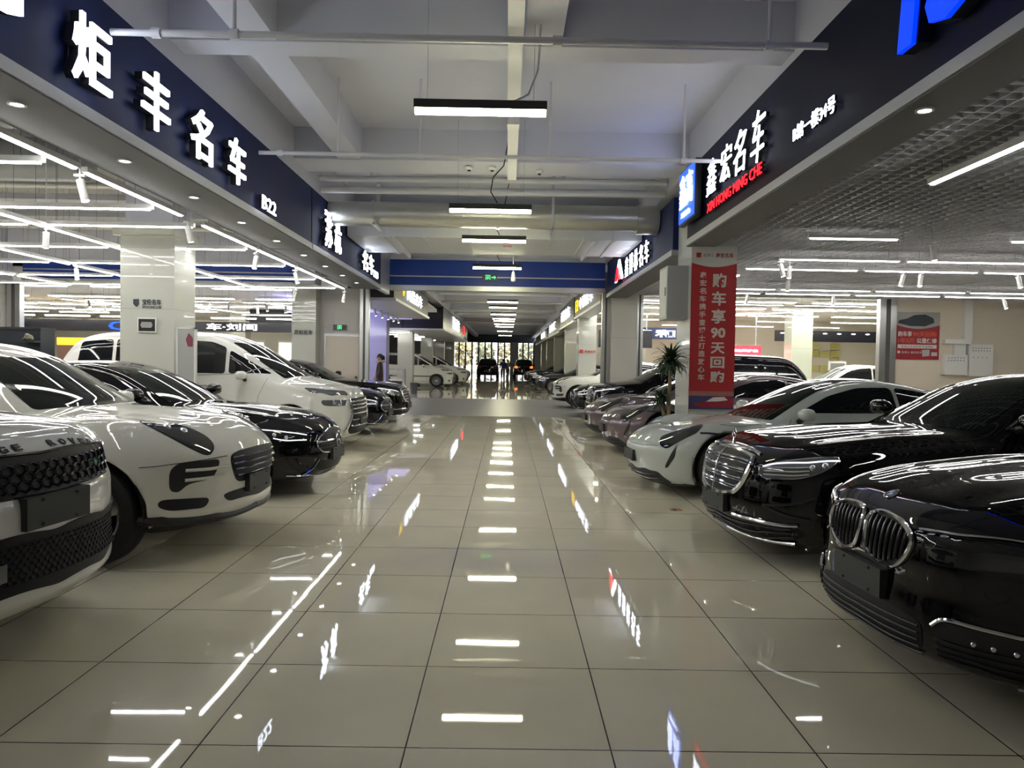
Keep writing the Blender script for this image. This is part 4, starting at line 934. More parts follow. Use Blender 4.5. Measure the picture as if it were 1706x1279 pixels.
# ---------------------------------------------------------------- banner, cabinet, palm
t = empty('hanging_banner', (3.05,11.46,.85), 0, 'tall red vertical banner with white slogan characters on the right pillar', 'banner')
M_RED = mat('banner_red', (.50,.03,.035), .45); M_BWH = mat('banner_white', (.70,.68,.66), .5); M_BTX = mat('banner_cream_print', (.72,.66,.60), .5)
MB().box(-.335,.335,-.012,.0,.0,2.42).obj('banner_cloth', M_RED, t)
g = MB(); pts = [(-.335,2.42),(-.335,2.17)]+[(-.335+.67*i/10, 2.17-.06*sin(pi*i/10)) for i in range(1,10)]+[(.335,2.17),(.335,2.42)]
g.prism(pts[::-1], lambda u,v,w:(u,-.012-w,v), .002); g.obj('banner_header', M_BWH, t)
MB().box(-.27,-.20,-.018,-.014,2.25,2.32).obj('header_logo', M_RED, t); writing('header_writing', '查博士', mat('grey_print', (.25,.22,.22), .5), (-.17,-.014,2.26), (1,0,0), (0,0,1), .16, .05, .002, 0, t); writing('header_writing', '鑫宏名车', mat('dark_red_print', (.35,.03,.04), .5), (.02,-.014,2.25), (1,0,0), (0,0,1), .26, .07, .002, .02, t)
def col(s, x, ztop, zbot, w, bold):
    n = len(s); st = (ztop-zbot)/n
    for i,c in enumerate(s): writing('slogan_character', c, M_BTX, (x-w/2,-.012,ztop-(i+1)*st+st*.1), (1,0,0), (0,0,1), w, st*.8, .002, bold, t)
col('购车享', .08, 2.05, 1.25, .21, .03); writing('slogan_character', '90', M_BTX, (-.03,-.012,1.06), (1,0,0), (0,0,1), .22, .16, .002, .04, t); col('天回购', .08, 1.02, .38, .21, .03)
col('鑫宏名车携手查博士打造放心车', -.16, 2.05, .42, .10, .02)
MB().box(-.335,.335,-.014,-.012,.0,.20).obj('picture_strip', mat('banner_dusk_blue', (.05,.05,.16), .5), t)
MB().box(-.335,.335,-.014,-.0121,.20,.27).obj('picture_strip', mat('banner_dusk_pink', (.42,.18,.16), .5), t)
g = MB(); g.prism([(-.26,.05),(-.25,.09),(-.10,.11),(.02,.19),(.20,.20),(.33,.17),(.33,.03),(-.1,.03)], lambda u,v,w:(u,-.0145-w,v), .002); g.obj('printed_car', mat('printed_car_red', (.35,.02,.04), .4), t)
g = MB(); g.prism([(-.08,.115),(.03,.18),(.19,.19),(.25,.14),(.1,.12)], lambda u,v,w:(u,-.0168-w,v), .001); g.obj('printed_car_glass', M_BWH, t)
box('electric_cabinet', mat('grey_cabinet', (.40,.41,.41), .4), -.16,.16,-.3,.3,-.4,.4)
ec = bpy.data.objects['electric_cabinet']; ec.location = (2.56,11.95,2.60); tag(ec, 'grey metal electric cabinet on the aisle side of the banner pillar', 'cabinet')
MB().box(-.165,-.16,-.26,.26,-.36,.36).obj('cabinet_door', mat('pale_cabinet_door', (.55,.56,.56), .4), ec); MB().box(-.172,-.165,-.20,-.17,-.05,.08).obj('cabinet_lock', M_BLK, ec)
def palm(loc, label, heads):
    t = empty('potted_dracaena', loc, 0, label, 'plant')
    g = MB(); g.lathe([(0,0),(.15,0),(.20,.38),(.22,.40),(.19,.40),(.18,.36),(0,.36)], 24, 'z'); g.obj('pot', mat('white_pot', (.6,.6,.58), .3), t, True)
    g = MB(); g.lathe([(.18,.35),(0,.36)], 20, 'z'); g.obj('soil', mat('soil', (.05,.035,.02), .9), t)
    rnd = random.Random(3)
    for hx,hy,hz,n,ln in heads:
        g = MB(); g.tube([(0,0,.34),(hx*.3,hy*.3,.34+(hz-.34)*.5),(hx,hy,hz)], [.035,.03,.022], 8); g.obj('stem', mat('woody_stem', (.28,.22,.15), .8), t, True)
        l = MB()
        for i in range(n):
            a = rnd.uniform(0,2*pi); el = rnd.uniform(-.3,1.35); L_ = ln*rnd.uniform(.75,1.1); q = []
            p = Vector((hx,hy,hz+rnd.uniform(-.08,.08))); w0 = .016
            for k in range(7):
                e2 = el-1.5*(k/6)**1.6*(1.2-el*.3); dv = Vector((cos(a)*cos(e2), sin(a)*cos(e2), sin(e2))); sd = Vector((-sin(a),cos(a),0)); w = w0*(1-(k/6)**2)*(.6+.8*min(1,k/2)) ; q.append((p-sd*w, p+Vector((0,0,.004)), p+sd*w)); p = p+dv*L_/6
            n0 = len(l.v)
            for a_,b_,c_ in q: l.v += [tuple(a_),tuple(b_),tuple(c_)]
            for k in range(6): 
                for j in (0,1): l.f.append((n0+3*k+j, n0+3*k+j+1, n0+3*k+j+4, n0+3*k+j+3))
        l.obj('leaf_crown', mat('dark_leaf', (.025,.06,.022), .45), t, True, fixn=False)
palm((2.32,11.0,0), 'potted dracaena with two spiky crowns in front of the banner pillar', [(.02,0,1.52,150,.34),(-.10,.03,.98,80,.26)])
# ---------------------------------------------------------------- aisle services
def hang_light(y, x=-.27, z=3.70, first=False, L_=1.17, label='', near=True, grp=None):
    t = empty('pendant_light', (x,y,z), 0, label, 'ceiling light', grp)
    MB().box(-L_/2,L_/2,-.035,.035,.0,.075).obj('housing', M_BLK, t)
    MB().box(-L_/2+.01,L_/2-.01,-.032,.032,-.045,.0).obj('diffuser', M_PEND, t)
    if near:
        for s in (-.5,.5): MB().tube([(s*L_*.8,0,.075),(s*L_*.8,0,H_SLAB-z)], .0025, 5).obj('hanging_wire', M_STEEL, t)
        if y < 20: MB().tube([(.1,0,.09),(.0,0,.25),(.03,0,.45),(.18,0,.62),(.26,0,H_SLAB-z-.15)] if y > 10 else [(.3,0,.08),(.42,0,.14),(.50,0,.35),(.52,0,.75),(.48,0,1.1)], .009, 6).obj('power_cord', M_BLK if y > 10 else M_PIPE, t, True)
    return t
hang_light(6.85, z=3.72, label='nearest black-housed pendant light hanging over the aisle')
hang_light(11.0, z=3.66, label='second pendant light over the aisle, in front of the round duct')
hang_light(14.1, z=3.72, label='third pendant light over the aisle, under the flat duct')
hang_light(18.5, z=3.76, label='fourth pendant light over the aisle, in front of the blue shutter')
for y,z in ((24,3.8),(29.5,3.8),(32.5,3.8),(35.8,3.72),(40,3.75),(44.2,3.85),(46.9,3.8),(50.1,3.8),(60.1,3.9),(70,3.9)):
    hang_light(y, -.2, z, label='small distant pendant light in the row beyond the blue shutter', near=True, grp='pendant lights beyond the blue shutter')
def pipe(name, pts, r, m, label, cat='pipe', group=None, drops=(), fit=()):
    t = empty(name, pts[0], 0, label, cat, group); o = Vector(pts[0])
    MB().tube([Vector(p)-o for p in pts], r, 10).obj('pipe_run', m, t, True)
    for p in drops: MB().tube([Vector(p)-o, Vector((p[0],p[1],H_SLAB))-o], r*.62, 8).obj('drop_rod', m, t, True)
    for p in fit:
        MB().tube([Vector(p)-o-Vector((.035,0,0)), Vector(p)-o+Vector((.035,0,0))], r*1.5, 10).obj('pipe_coupling', m, t, True)
    return t
pipe('sprinkler_pipe', [(-3.1,6.05,4.0),(2.45,6.05,4.0)], .027, M_PIPE, 'white sprinkler pipe crossing nearest to the camera', drops=[(-2.15,6.05,4.0),(1.0+.02+.98,6.05,4.0)], fit=[(-2.75,6.05,4.0),(-2.15,6.05,4.0),(2.0,6.05,4.0),(.35,6.05,4.0)])
pipe('sprinkler_pipe', [(-3.06,9.48,4.0),(2.62,9.48,4.0)], .024, M_PIPE, 'second white sprinkler pipe crossing above the second pendant', drops=[(-2.1,9.48,4.0),(-1.1,9.48,4.0),(.48,9.48,4.0),(2.12,9.48,4.0)], fit=[(-2.8,9.48,4.0),(-1.1,9.48,4.0),(2.12,9.48,4.0)])
pipe('water_pipe', [(-3.18,13.0,4.52),(2.63,13.0,4.55)], .05, M_PIPE, 'upper of the two white pipes above the round duct', drops=[(-2.3,13,4.52),(.9,13,4.55)])
pipe('water_pipe', [(-3.18,13.12,4.36),(2.63,13.12,4.38)], .06, M_PIPE, 'lower and thicker of the two white pipes above the round duct')
t = empty('round_duct', (0,13.75,4.08), 0, 'shiny round galvanised air duct crossing above the second pendant', 'duct')
MB().tube([(-3.18,0,0),(2.35,0,0)], .215, 24).obj('duct_run', M_GALV, t, True)
MB().tube([(2.25,0,-.02),(2.63,0,-.02)], .255, 24).obj('duct_sleeve', M_GALV, t, True)
for x in (-2.4,-.2,.75): g = MB(); g.lathe([(.22,-.03),(.232,-.03),(.232,.03),(.22,.03)], 24, 'x', (x,0,0)); g.obj('duct_seam', M_GALV, t, True)
g = MB(); g.box(-2.35,-2.29,-.03,.03,-.25,.80); g.box(-2.35,-2.29,-.45,.25,-.26,-.22); g.obj('duct_bracket', M_PIPE, t); g = MB(); g.box(.74,.78,-.26,-.23,-.26,.80); g.box(.74,.78,-.26,.26,-.26,-.23); g.obj('duct_bracket', M_PIPE, t)
t = empty('flat_duct', (-.27,15.2,3.92), 0, 'wide flat pale air duct crossing in front of the blue shutter', 'duct')
MB().box(-2.90,2.88,0,2.3,0,.46).obj('duct_body', M_DUCT, t)
for x in (-2.2,-1.4,-.55,1.1,1.75,2.35): MB().box(x-.025,x+.025,-.02,2.32,-.02,.48).obj('duct_flange', M_DUCT, t)
g = MB(); g.box(-2.0,-1.95,-.1,2.4,-.09,-.02); g.obj('duct_hanger', M_PIPE, t); g = MB(); g.box(1.9,1.95,-.1,2.4,-.09,-.04); g.obj('duct_hanger', M_PIPE, t)
MB().box(.15,.33,.9,1.1,-.006,0).obj('red_sticker', M_RED, t)
t = empty('cable_trunking', (.05,6.9,4.385), 0, 'white cable trunking running along the ceiling above the pendants', 'trunking')
MB().box(-.09,.05,-5.5,5.4,0,.06).obj('trunking', M_PIPE, t); MB().box(-.09,.05,2.2,2.4,-.10,0).obj('outlet_box', M_PIPE, t)
for i,(x,y,z) in enumerate(((-.62,11.75,4.44),(-.27,11.75,4.44),(.45,11.9,4.44),(1.35,7.9,4.90),(-.2,16.2,4.44))):
    e = MB(); e.lathe([(.0,0),(.06,0),(.055,-.03),(.03,-.045),(0,-.045)], 16, 'z'); e.obj('detector_base', M_WPL)
    o = bpy.data.objects[e and COL.objects[-1].name]; o.name = 'smoke_detector'; o.location = (x,y,z); tag(o, 'small round smoke detector on the aisle ceiling, %s' % ('left one on the beam before the pipes','middle one on the beam before the pipes','right one on the beam before the pipes','alone in the bay above the first pendant','on the beam before the shutter')[i], 'smoke detector')
    f = MB(); f.lathe([(.028,-.046),(.02,-.065),(0,-.065)], 12, 'z'); f.obj('sensor', M_BLK, o, True)
t = empty('speaker_horn', (.12,19.0,3.62), 0, 'white horn speaker hanging before the blue shutter', 'speaker')
MB().tube([(0,0,.1),(0,0,1.3)], .012, 6).obj('hanging_rod', M_PIPE, t); g = MB(); g.lathe([(.03,.1),(.045,.02),(.06,-.12),(.04,-.14),(0,-.14)], 16, 'z'); g.obj('speaker_body', M_WPL, t, True)
for k,(y,z,r) in enumerate(((23.2,4.4,.05),(27,4.35,.09),(28.2,4.3,.05),(33,4.4,.06),(37,4.35,.05),(42,4.3,.08),(46,4.35,.06),(55,4.3,.08))):
    pipe('service_pipe', [(-3.18,y,z),(2.64,y,z)], r, M_PIPE if k%2 else M_GALV, 'distant service pipe crossing beyond the blue shutter', 'pipe', 'service pipes beyond the shutter')
# ---------------------------------------------------------------- lines of light
def tube(p, q, label, grp, near=True, r=.019, hang=None):
    hang = hang or (1.1 if near else .5)
    hang = min(hang, 3.37-p[2]) if (p[0] > 3 and p[1] < 20.9) else (H_SLAB-p[2] if near else 3.75-p[2])
    if 36 < p[1] < 58 and p[0] < -3 and near is False and p[2] < 3: hang = 3.0-.1-p[2]+.02
    near = True
    p = Vector(p); q = Vector(q); c = (p+q)/2; L_ = (q-p).length; an = math.atan2(q.y-p.y, q.x-p.x)
    key = (round(L_,2), round(hang,2), r)
    if key in tube.c:
        t = copy_tree(tube.c[key]); t.location = c; t.rotation_euler = (0,0,an)
    else:
        t = MB().box(-L_/2,L_/2,-r-.012,r+.012,0,.05).obj('linear_light', M_WPL); t.location = c; t.rotation_euler = (0,0,an)
        MB().box(-L_/2+.03,L_/2-.03,-r,r,-.014,0).obj('diffuser', M_TUBE, t)
        if near:
            for s in (-.4,.4): MB().tube([(s*L_,0,.05),(s*L_,0,hang)], .002, 5).obj('hanging_wire', M_BLK, t)
        tube.c[key] = t
    tag(t, label, 'light', grp); return t
tube.c = {}
GL = 'line lights of the left showroom'
for a,b in ((2.7,4.85),(4.95,7.1),(7.23,9.38),(10.0,12.1),(12.2,14.3),(14.4,16.4),(16.5,18.6)): tube((-3.95,a,3.20),(-3.95,b,3.20), 'white line light running along the inner edge of the left fascia soffit', 'lights along the left fascia soffit')
for y in (6.77,8.83,10.0,12.0,14.05,16.28,18.2):
    for x in (-4.0,-6.12,-8.24,-10.36,-12.5): tube((x-2.02,y,3.17),(x-.05,y,3.17), 'white line light in a cross row over the cars of the left showroom', GL)
for x in (-5.95,-7.95,-10.3):
    for a in (8.0,10.05,12.1,14.2,16.3): tube((x,a,3.14),(x,a+1.98,3.14), 'white line light in a lengthwise row over the cars of the left showroom', GL)
def spot(loc, rx, rz, label, grp, m=M_WPL):
    if not spot.c:
        t = MB().box(-.05,.05,-.02,.02,-.02,.0).obj('track_spotlight', m); e = MB(); e.tube([(0,0,.10),(0,0,-.06)], .010, 6); e.obj('spot_arm', m, t, True)
        e = MB(); e.tube([(0,.0,-.05),(.05,0,-.24)], .038, 14); e.obj('spot_can', m, t, True); spot.c.append(t)
        e = MB(); e.tube([(0,0,0),(0,0,1)], .005, 6); e.obj('suspension_rod', m, t, True)
        f = MB(); f.tube([(.051,0,-.243),(.052,0,-.246)], .03, 12); f.obj('lamp', M_DOWN, t)
    else: t = copy_tree(spot.c[0])
    t.location = loc; t.rotation_euler = (0,0,rz); tag(t, label, 'spotlight', grp)
    top = 3.37 if (loc[0] > 3 and loc[1] < 20.9) else (H_SLAB if loc[1] < 20.9 else (3.75 if x_deep(loc) else 3.25))
    for ch in t.children:
        if ch.name.startswith('suspension_rod'): ch.scale = (1,1,top-loc[2])
spot.c = []
x_deep = lambda l: not (-4.6 < l[0] < -4.0)
for i,(x,y,z) in enumerate(((-3.95,7.16,3.16),(-3.95,9.55,3.16),(-5.95,10.0,3.12),(-7.9,12,3.12),(-3.95,12.15,3.14),(-7.9,14.2,3.12),(-3.95,14.35,3.14),(-6,14.2,3.12),(-3.95,18.7,3.14),(-5.0,18.2,3.12))):
    spot((x,y,z), 0, i*1.1, 'white track spotlight hanging at a joint of the left showroom lights', 'track spotlights in the left showroom')
GR = 'line lights of the right showroom'
tube((3.82,5.2,3.2),(3.86,7.1,3.2), 'white line light running lengthwise nearest on the right', None)
tube((3.82,2.9,3.2),(3.82,5.0,3.2), 'white line light running lengthwise at the right, mostly out of frame', None)
for y,xs in ((10.15,((3.93,5.13),(6.6,8.5),(9,11))),(8.1,((6.0,7.9),(8.2,10.1))),(12.2,((4.27,6.2),(6.3,8.2),(8.3,10.2),(10.3,12.2))),(13.45,((4.12,6.1),(6.2,8.2),(8.3,10.3),(10.4,12.4))),(17.0,((3.9,5.9),(6,8),(8.1,10.1),(10.2,12.2))),(18.0,((3.9,5.9),(6,8),(8.1,10.1),(10.2,12.2),(12.3,14.3)))):
    for a,b in xs: tube((a,y,3.2),(b,y,3.2), 'white line light in a cross row under the grid ceiling of the right showroom', GR, near=False)
for y0 in (14.4,16.2): tube((4.3,y0,3.2),(4.3,y0+1.7,3.2), 'white line light running lengthwise far inside the right showroom', 'lengthwise lights deep in the right showroom', near=False)
for i,(x,y) in enumerate(((4.35,12.35),(4.55,12.5),(6.9,13.45),(7.2,13.45),(8.9,13.45),(9.6,13.45),(5.3,14.6),(5.6,18),(7.6,18),(11.6,18),(5.6,10.2),(13.6,18))):
    spot((x,y,3.19), 0, i*1.3, 'white track spotlight under the grid ceiling on the right', 'track spotlights in the right showroom')
# grid ceiling on the right
g = MB(); x = 3.08
while x < 15.5: g.box(x-.004,x+.004,0,20.9,3.37,3.425); x += .14
y = .02
while y < 20.9: g.box(3.06,15.5,y-.004,y+.004,3.37,3.425); y += .14
o = g.obj('grid_ceiling', mat('grey_grid_metal', (.66,.66,.68), .5), fixn=False); o['kind'] = 'structure'
# raw services over the left showroom
pipe('air_duct', [(-26,11.0,4.25),(-6.0,11.0,4.25)], .30, mat('grey_duct', (.34,.35,.37), .45, .3), 'big grey round duct over the left showroom before the pillar', 'duct')
for i,(y,z,r) in enumerate(((9.2,4.3,.05),(9.5,4.45,.04),(10.2,4.5,.06),(12.9,4.3,.05),(14.5,4.4,.08),(17,4.3,.06))):
    pipe('service_pipe', [(-26,y,z),(-3.75,y,z)], r, M_GALV if i%2 else M_PIPE, 'service pipe over the left showroom', 'pipe', 'service pipes over the left showroom')
for i,y in enumerate((7.6,13.3,15.2)):
    o = box('cable_tray', mat('cable_tray_grey', (.45,.46,.48), .5, .4), -26,-3.7,y,y+.35,4.1+.05*i,4.2+.05*i); tag(o, 'flat grey cable tray crossing the ceiling of the left showroom', 'cable tray', 'cable trays over the left showroom')
# ================================================================ rooms beyond the shutters
def sign_board(x0,x1,y,z0,z1,m,label,txt=(),cat='sign'):
    t = empty('shop_sign', ((x0+x1)/2,y,z0), 0, label, cat); w=(x1-x0)/2
    MB().box(-w,w,0,.12,0,z1-z0).obj('sign_panel', m, t)
    for s in (-.8,.8): MB().box(s*w-.02,s*w+.02,.04,.08,z1-z0,3.75-z0).obj('hanging_rod', M_PIPE, t)
    for s,x,z,ww,h,mm in txt: writing('sign_letter', s, mm, (x-(x0+x1)/2,-.01,z-z0), (1,0,0), (0,0,1), ww, h, .04, .02, t)
    return t
M_DARKP = mat('near_black_panel', (.01,.01,.016), .25)
M_YEL = mat('lit_yellow_strip', (.9,.6,.02), .5, emit=.9, ecol=(1,.55,.02))
# left, behind the blue shutter
sign_board(-30,-15.5,34,2.55,3.05,M_DARKP,'black shop sign with white letters far behind the left shutter, furthest left', [('车时代名车',-24,2.65,2.2,.3,M_LETF),('C',-17.5,2.6,.8,.4,M_LETB)])
sign_board(-15,-6.3,34,2.62,3.05,M_DARKP,'black shop sign with white letters behind the left shutter, near the aisle', [('车·刘间',-13.2,2.68,2.2,.3,M_LETF),('一车一名车',-9,2.68,2.0,.28,M_LETF)])
for i,(x0,x1,y,z0,z1) in enumerate(((-21.2,-20.0,31.5,2.05,2.3),(-18.6,-14.8,32,1.9,2.2),(-12.9,-12.1,32,2.0,2.2))):
    o = box('lit_yellow_header', M_YEL, x0,x1,y,y+.3,z0,z1); tag(o, 'bright yellow lit header far behind the left shutter, %s' % ('leftmost short one','long middle one','small one right of the near pillar')[i], 'sign')
    q = box('yellow_shopfront_wall', mat('brown_shop_wall', (.22,.12,.08), .5), x0,x1,y+.02,y+.28,0,z0); q.parent = o
o = box('white_display_wall', mat('lit_white_wall', (.85,.85,.88), .5, emit=.5), -23.6,-21.3,31.5,31.8,0,2.45); tag(o, 'bright white display wall far left behind the shutter', 'wall panel')
for y in (23.2,25.4,27.6,30,33,36.5):
    for i in range(8):
        x = -5.9-i*2.35
        if (i*7+int(y))%5 == 4: continue
        tube((x-2.05,y,3.15),(x-.1,y,3.15), 'line light in the rooms behind the left shutter', 'line lights behind the left shutter', near=False)
for x in (-7.2,-10.2,-13.0,-16.5,-20):
    for a in (22.6,25.5): tube((x,a,3.12),(x+.5,a+2.0,3.12), 'slanting line light in the rooms behind the left shutter', 'slanting lights behind the left shutter', near=False)
for i,(x,y) in enumerate(((-11.9,22),(-11.2,23.5),(-10.3,22.6),(-9.6,23),(-9.0,23.4),(-8.2,22.8),(-7.6,23.5),(-7.0,22.4),(-12.5,24),(-6.6,23))): spot((x,y,3.1),0,i*.9,'white track spotlight in the rooms behind the left shutter','track spotlights behind the left shutter')
box('ceiling', M_WALL, XL, -3.3, 21.3, 45, 3.75, 3.9, kind='structure')
box('wall_left_rear', mat('pale_shop_wall', (.72,.71,.64), .5), XL, -9.0, 44.6, 44.8, 0, 3.75, kind='structure')
for i,(x0,x1) in enumerate(((-14.5,-12.6),(-11.8,-10.3),(-9.9,-8.8))):
    o = box('lit_shop_window', mat('warm_lit_window', (.8,.78,.66), .4, emit=.45), x0,x1,40,40.1,.9,2.3); tag(o, 'brightly lit glass shop partition behind the left shutter, %s' % ('left','middle','right')[i], 'partition')
    q = MB().box(x0-.06,x0,39.98,40.14,0,2.4).box(x1,x1+.06,39.98,40.14,0,2.4).box(x0,x1,39.98,40.14,2.3,2.4).obj('partition_frame', M_WPL, o)
# left canopies beyond the shutter
def canopy(x0,x1,y0,y1,z0,z1,label,pm=M_DARKP,txt=()):
    t = empty('shop_canopy', (x1,y0,z0), 0, label, 'canopy')
    MB().box(x0-x1,0,0,y1-y0,0,z1-z0).obj('canopy_body', pm, t); MB().box(x0-x1-.01,.06,-.02,y1-y0+.02,-.08,0).obj('canopy_edge', M_TRIM, t)
    for s,y,z,w,h,m in txt: writing('sign_letter', s, m, (.02,y-y0,z-z0), (0,1,0), (0,0,1), w, h, .03, .0, t)
    return t
canopy(-4.5,-3.2,21.7,31.0,3.25,4.0,'slanted canopy just beyond the shutter on the left with a yellow mark and white characters', mat('charcoal_panel', (.05,.05,.055), .4), [('V',23.2,3.45,.6,.36,M_LETY),('尚品名车',24.4,3.40,4.2,.42,M_LETF)])
canopy(-12.0,-3.0,36,58,3.0,4.0,'dark canopy over the white people carriers on the left', M_DARKP, [('鸿运名车',42,3.25,6,.7,M_LETF),('8',52,3.3,1.4,.6,M_LETR)])
sign_board(-7.0,-4.9,35.9,3.02,3.5,M_DARKP,'black sign reading 8-10 above the lavender pillar', [('8-10',-6.6,3.1,1.1,.24,M_LETF)])
for y in (38,41.5,45,48.5,52): tube((-6.6,y,2.87),(-4.8,y,2.87), 'line light under the dark canopy beyond the shutter', 'lights under the dark canopy', near=False)
o = box('lavender_ceiling_panel', mat('lavender_lit_panel', (.45,.42,.85), .5, emit=.35), -8.2,-4.2,27,34,3.30,3.36); tag(o, 'lavender lit ceiling panel beyond the shutter on the left', 'ceiling panel')
for i in range(6): spot((-4.35+.03*i,24.0+i*1.1,3.17),0,.6,'dark track spotlight under the canopy edge on the left','canopy track spotlights')
# right canopies beyond the shutter
def canopy_r(y0,y1,z0,z1,x,label,txt,pm=M_DARKP):
    t = empty('shop_canopy', (x,y0,z0), 0, label, 'canopy')
    MB().box(0,.5,0,y1-y0,0,z1-z0).obj('canopy_body', pm, t); MB().box(-.03,.5,-.02,y1-y0+.02,-.08,0).obj('canopy_edge', M_TRIM, t)
    for s,y,z,w,h,m in txt: writing('sign_letter', s, m, (-.02,y-y0,z-z0), (0,-1,0), (0,0,1), w, h, .03, .0, t)
canopy_r(22.0,30.5,3.3,4.1,2.65,'first canopy beyond the shutter on the right with a yellow sign', [('日',29.8,3.45,.9,.42,M_LETY),('中澳名车',28.3,3.45,4.4,.42,M_LETF)], mat('charcoal_panel', (.05,.05,.055), .4))
canopy_r(31.5,40,3.25,4.2,2.7,'second canopy beyond the shutter on the right with a yellow 5 sign', [('诚信名车',38.5,3.5,5,.5,M_LETF)])
canopy_r(41,52,3.2,4.0,2.75,'third canopy beyond the shutter on the right with white characters', [('好车汇',50,3.4,6,.5,M_LETF)])
canopy_r(53,74,3.2,3.9,2.75,'last canopy on the right before the exit', [('名车行',62,3.35,6,.45,M_LETF)])
sign_board(3.9,6.2,33.0,2.2,2.95,M_DARKP,'black board with a big yellow lit 5 behind the white crossover', [('5',4.05,2.28,.75,.55,M_LETY),('S',5.2,2.3,.5,.5,M_LETF)])
def fill_panel(x,y,L_,label,grp):  # glowing panels added to brighten the dim rear rooms
    t = MB().box(-L_/2,L_/2,-.16,.16,0,.06).obj('ceiling_fill_panel', M_WPL); t.location = (x,y,3.66); MB().box(-L_/2+.03,L_/2-.03,-.13,.13,-.02,0).obj('diffuser', mat('warm_fill_glow', (1,1,1), .5, emit=7, ecol=(1,.98,.9)), t)
    tag(t, label, 'ceiling light', grp)
for y in (23.4,26,29,33): 
    for x in (4.6,8.2,11.8,15.4): fill_panel(x,y,3.0,'wide glowing panel added for the bright ceiling bands of the rear right showroom','added ceiling panels of the rear right showroom')
for y in (24.4,28.6,32.5,37):
    for x in (-7.8,-11.6,-15.4,-19.2): fill_panel(x,y,3.0,'wide glowing panel added to brighten the rooms behind the left shutter','added ceiling panels behind the left shutter')
# rear right showroom seen under the grid ceiling
for y,xs in ((22.6,(3.6,6.0,8.4)),(24.5,(3.6,6,8.4,10.8,13)),(27.5,(3.8,6.4,9,11.6)),(31,(4,7,10,13)),(35,(4,7,10,13))):
    for x in xs: tube((x,y,3.3),(x+2.1,y,3.3), 'line light in the rear right showroom', 'line lights in the rear right showroom', near=False)
tube((7.0,27.5,3.25),(10.0,23.6,3.25), 'diagonal line light in the rear right showroom', None, near=False)
sign_board(4.2,9.6,33.9,2.62,3.12,mat('navy_panel_far', (.02,.03,.10), .3),'navy sign with white characters at the back of the rear right showroom', [('车名和达',4.6,2.7,3.8,.34,M_LETF)])
sign_board(11.8,17.5,33.9,2.62,3.1,M_DARKP,'dark sign with small white dots of light at the back of the rear right showroom', [('· · · · · · · · ·',12.0,2.95,5.2,.06,M_LETF)])
sign_board(8.6,10.9,33.0,1.72,2.38,mat('red_lit_screen', (.8,.03,.05), .5, emit=.9, ecol=(1,.04,.06)),'red lit screen with white writing in the rear right showroom', [('查博士为您保驾护航',8.75,2.1,2.0,.12,M_LETF),('承诺 一年三万公里质保',8.75,1.82,2.0,.16,M_LETF)])
box('wall_right_rear', mat('warm_cream_far', (.76,.74,.64), .6), 3.4, XR, 38.6, 38.8, 0, 3.75, kind='structure')
t = empty('certificate_wall', (15.3,38.5,1.4), 0, 'wall of yellow framed certificates and plaques in the rear right showroom', 'display')
rn = random.Random(5)
for i in range(5):
    for j in range(4):
        if rn.random() < .15: continue
        q = MB().box(i*.52-1.2,i*.52-.76,-.04,0,j*.36-.1,j*.36+.2).obj('certificate', mat(('gold_plaque','white_plaque')[rn.random() < .35], (.55,.45,.08) if 0 else (.6,.58,.2), .4), t)
o = box('framed_picture', M_WPL, 12.55,13.25,30.0,30.04,.75,1.75); tag(o, 'white framed picture leaning in the rear right showroom', 'picture'); q = box('picture_print', mat('grey_portrait', (.25,.25,.24), .5), 12.63,13.17,29.98,30.0,.83,1.67); q.parent = o
# cream wall: poster and electric boxes
t = empty('wall_poster', (11.12,20.89,1.76), 0, 'red poster with a dark car picture on the cream wall at the right', 'poster')
MB().box(-.60,.60,-.03,0,0,1.28).obj('poster_board', mat('dark_red_poster', (.36,.03,.045), .4), t)
g = MB(); g.prism([(-.60,1.28),(-.60,.93)]+[(-.6+1.2*i/10, .93-.10*sin(pi*i/10)) for i in range(1,10)]+[(.60,.93),(.60,1.28)][::1], lambda u,v,w:(u,-.03-w,v), .002); g.obj('poster_picture', mat('poster_grey', (.36,.37,.36), .5), t)
g = MB(); g.prism([(-.55,.98),(-.5,1.06),(-.3,1.10),(-.1,1.20),(.2,1.22),(.42,1.12),(.45,1.0),(.2,.90),(-.2,.90)], lambda u,v,w:(u,-.0325-w,v), .002); g.obj('printed_car', mat('poster_car', (.03,.035,.05), .4), t)
M_ORG = mat('orange_print', (.75,.12,.05), .5)
writing('poster_writing', '购车享', M_BWH, (-.53,-.03,.62), (1,0,0), (0,0,1), .38, .14, .002, .02, t); writing('poster_writing', '90天回购', M_ORG, (-.12,-.03,.62), (1,0,0), (0,0,1), .64, .14, .002, .02, t)
writing('poster_writing', '1年3万', M_ORG, (-.53,-.03,.44), (1,0,0), (0,0,1), .46, .14, .002, .02, t); writing('poster_writing', '公里保修', M_BWH, (-.02,-.03,.44), (1,0,0), (0,0,1), .56, .14, .002, .03, t)
MB().box(-.53,.53,-.034,-.03,.30,.40).obj('poster_strip', M_BWH, t); writing('poster_writing', '查博士认证检测 专业团队', M_DK, (-.44,-.034,.325), (1,0,0), (0,0,1), .88, .05, .002, 0, t)
MB().box(-.53,-.46,-.034,-.03,.16,.23).obj('poster_logo', M_BWH, t); writing('poster_writing', '查博士 鑫宏名车', M_BWH, (-.42,-.03,.16), (1,0,0), (0,0,1), .55, .06, .002, .0, t)
g = MB(); g.prism([(.15,.08),(.13,.26),(.34,.27),(.34,.10)], lambda u,v,w:(u,-.031-w,v), .004); g.prism([(.39,.10),(.39,.2),(.55,.2),(.55,.10)], lambda u,v,w:(u,-.031-w,v), .004); g.obj('poster_badges', mat('pale_badge', (.5,.52,.5), .5), t)
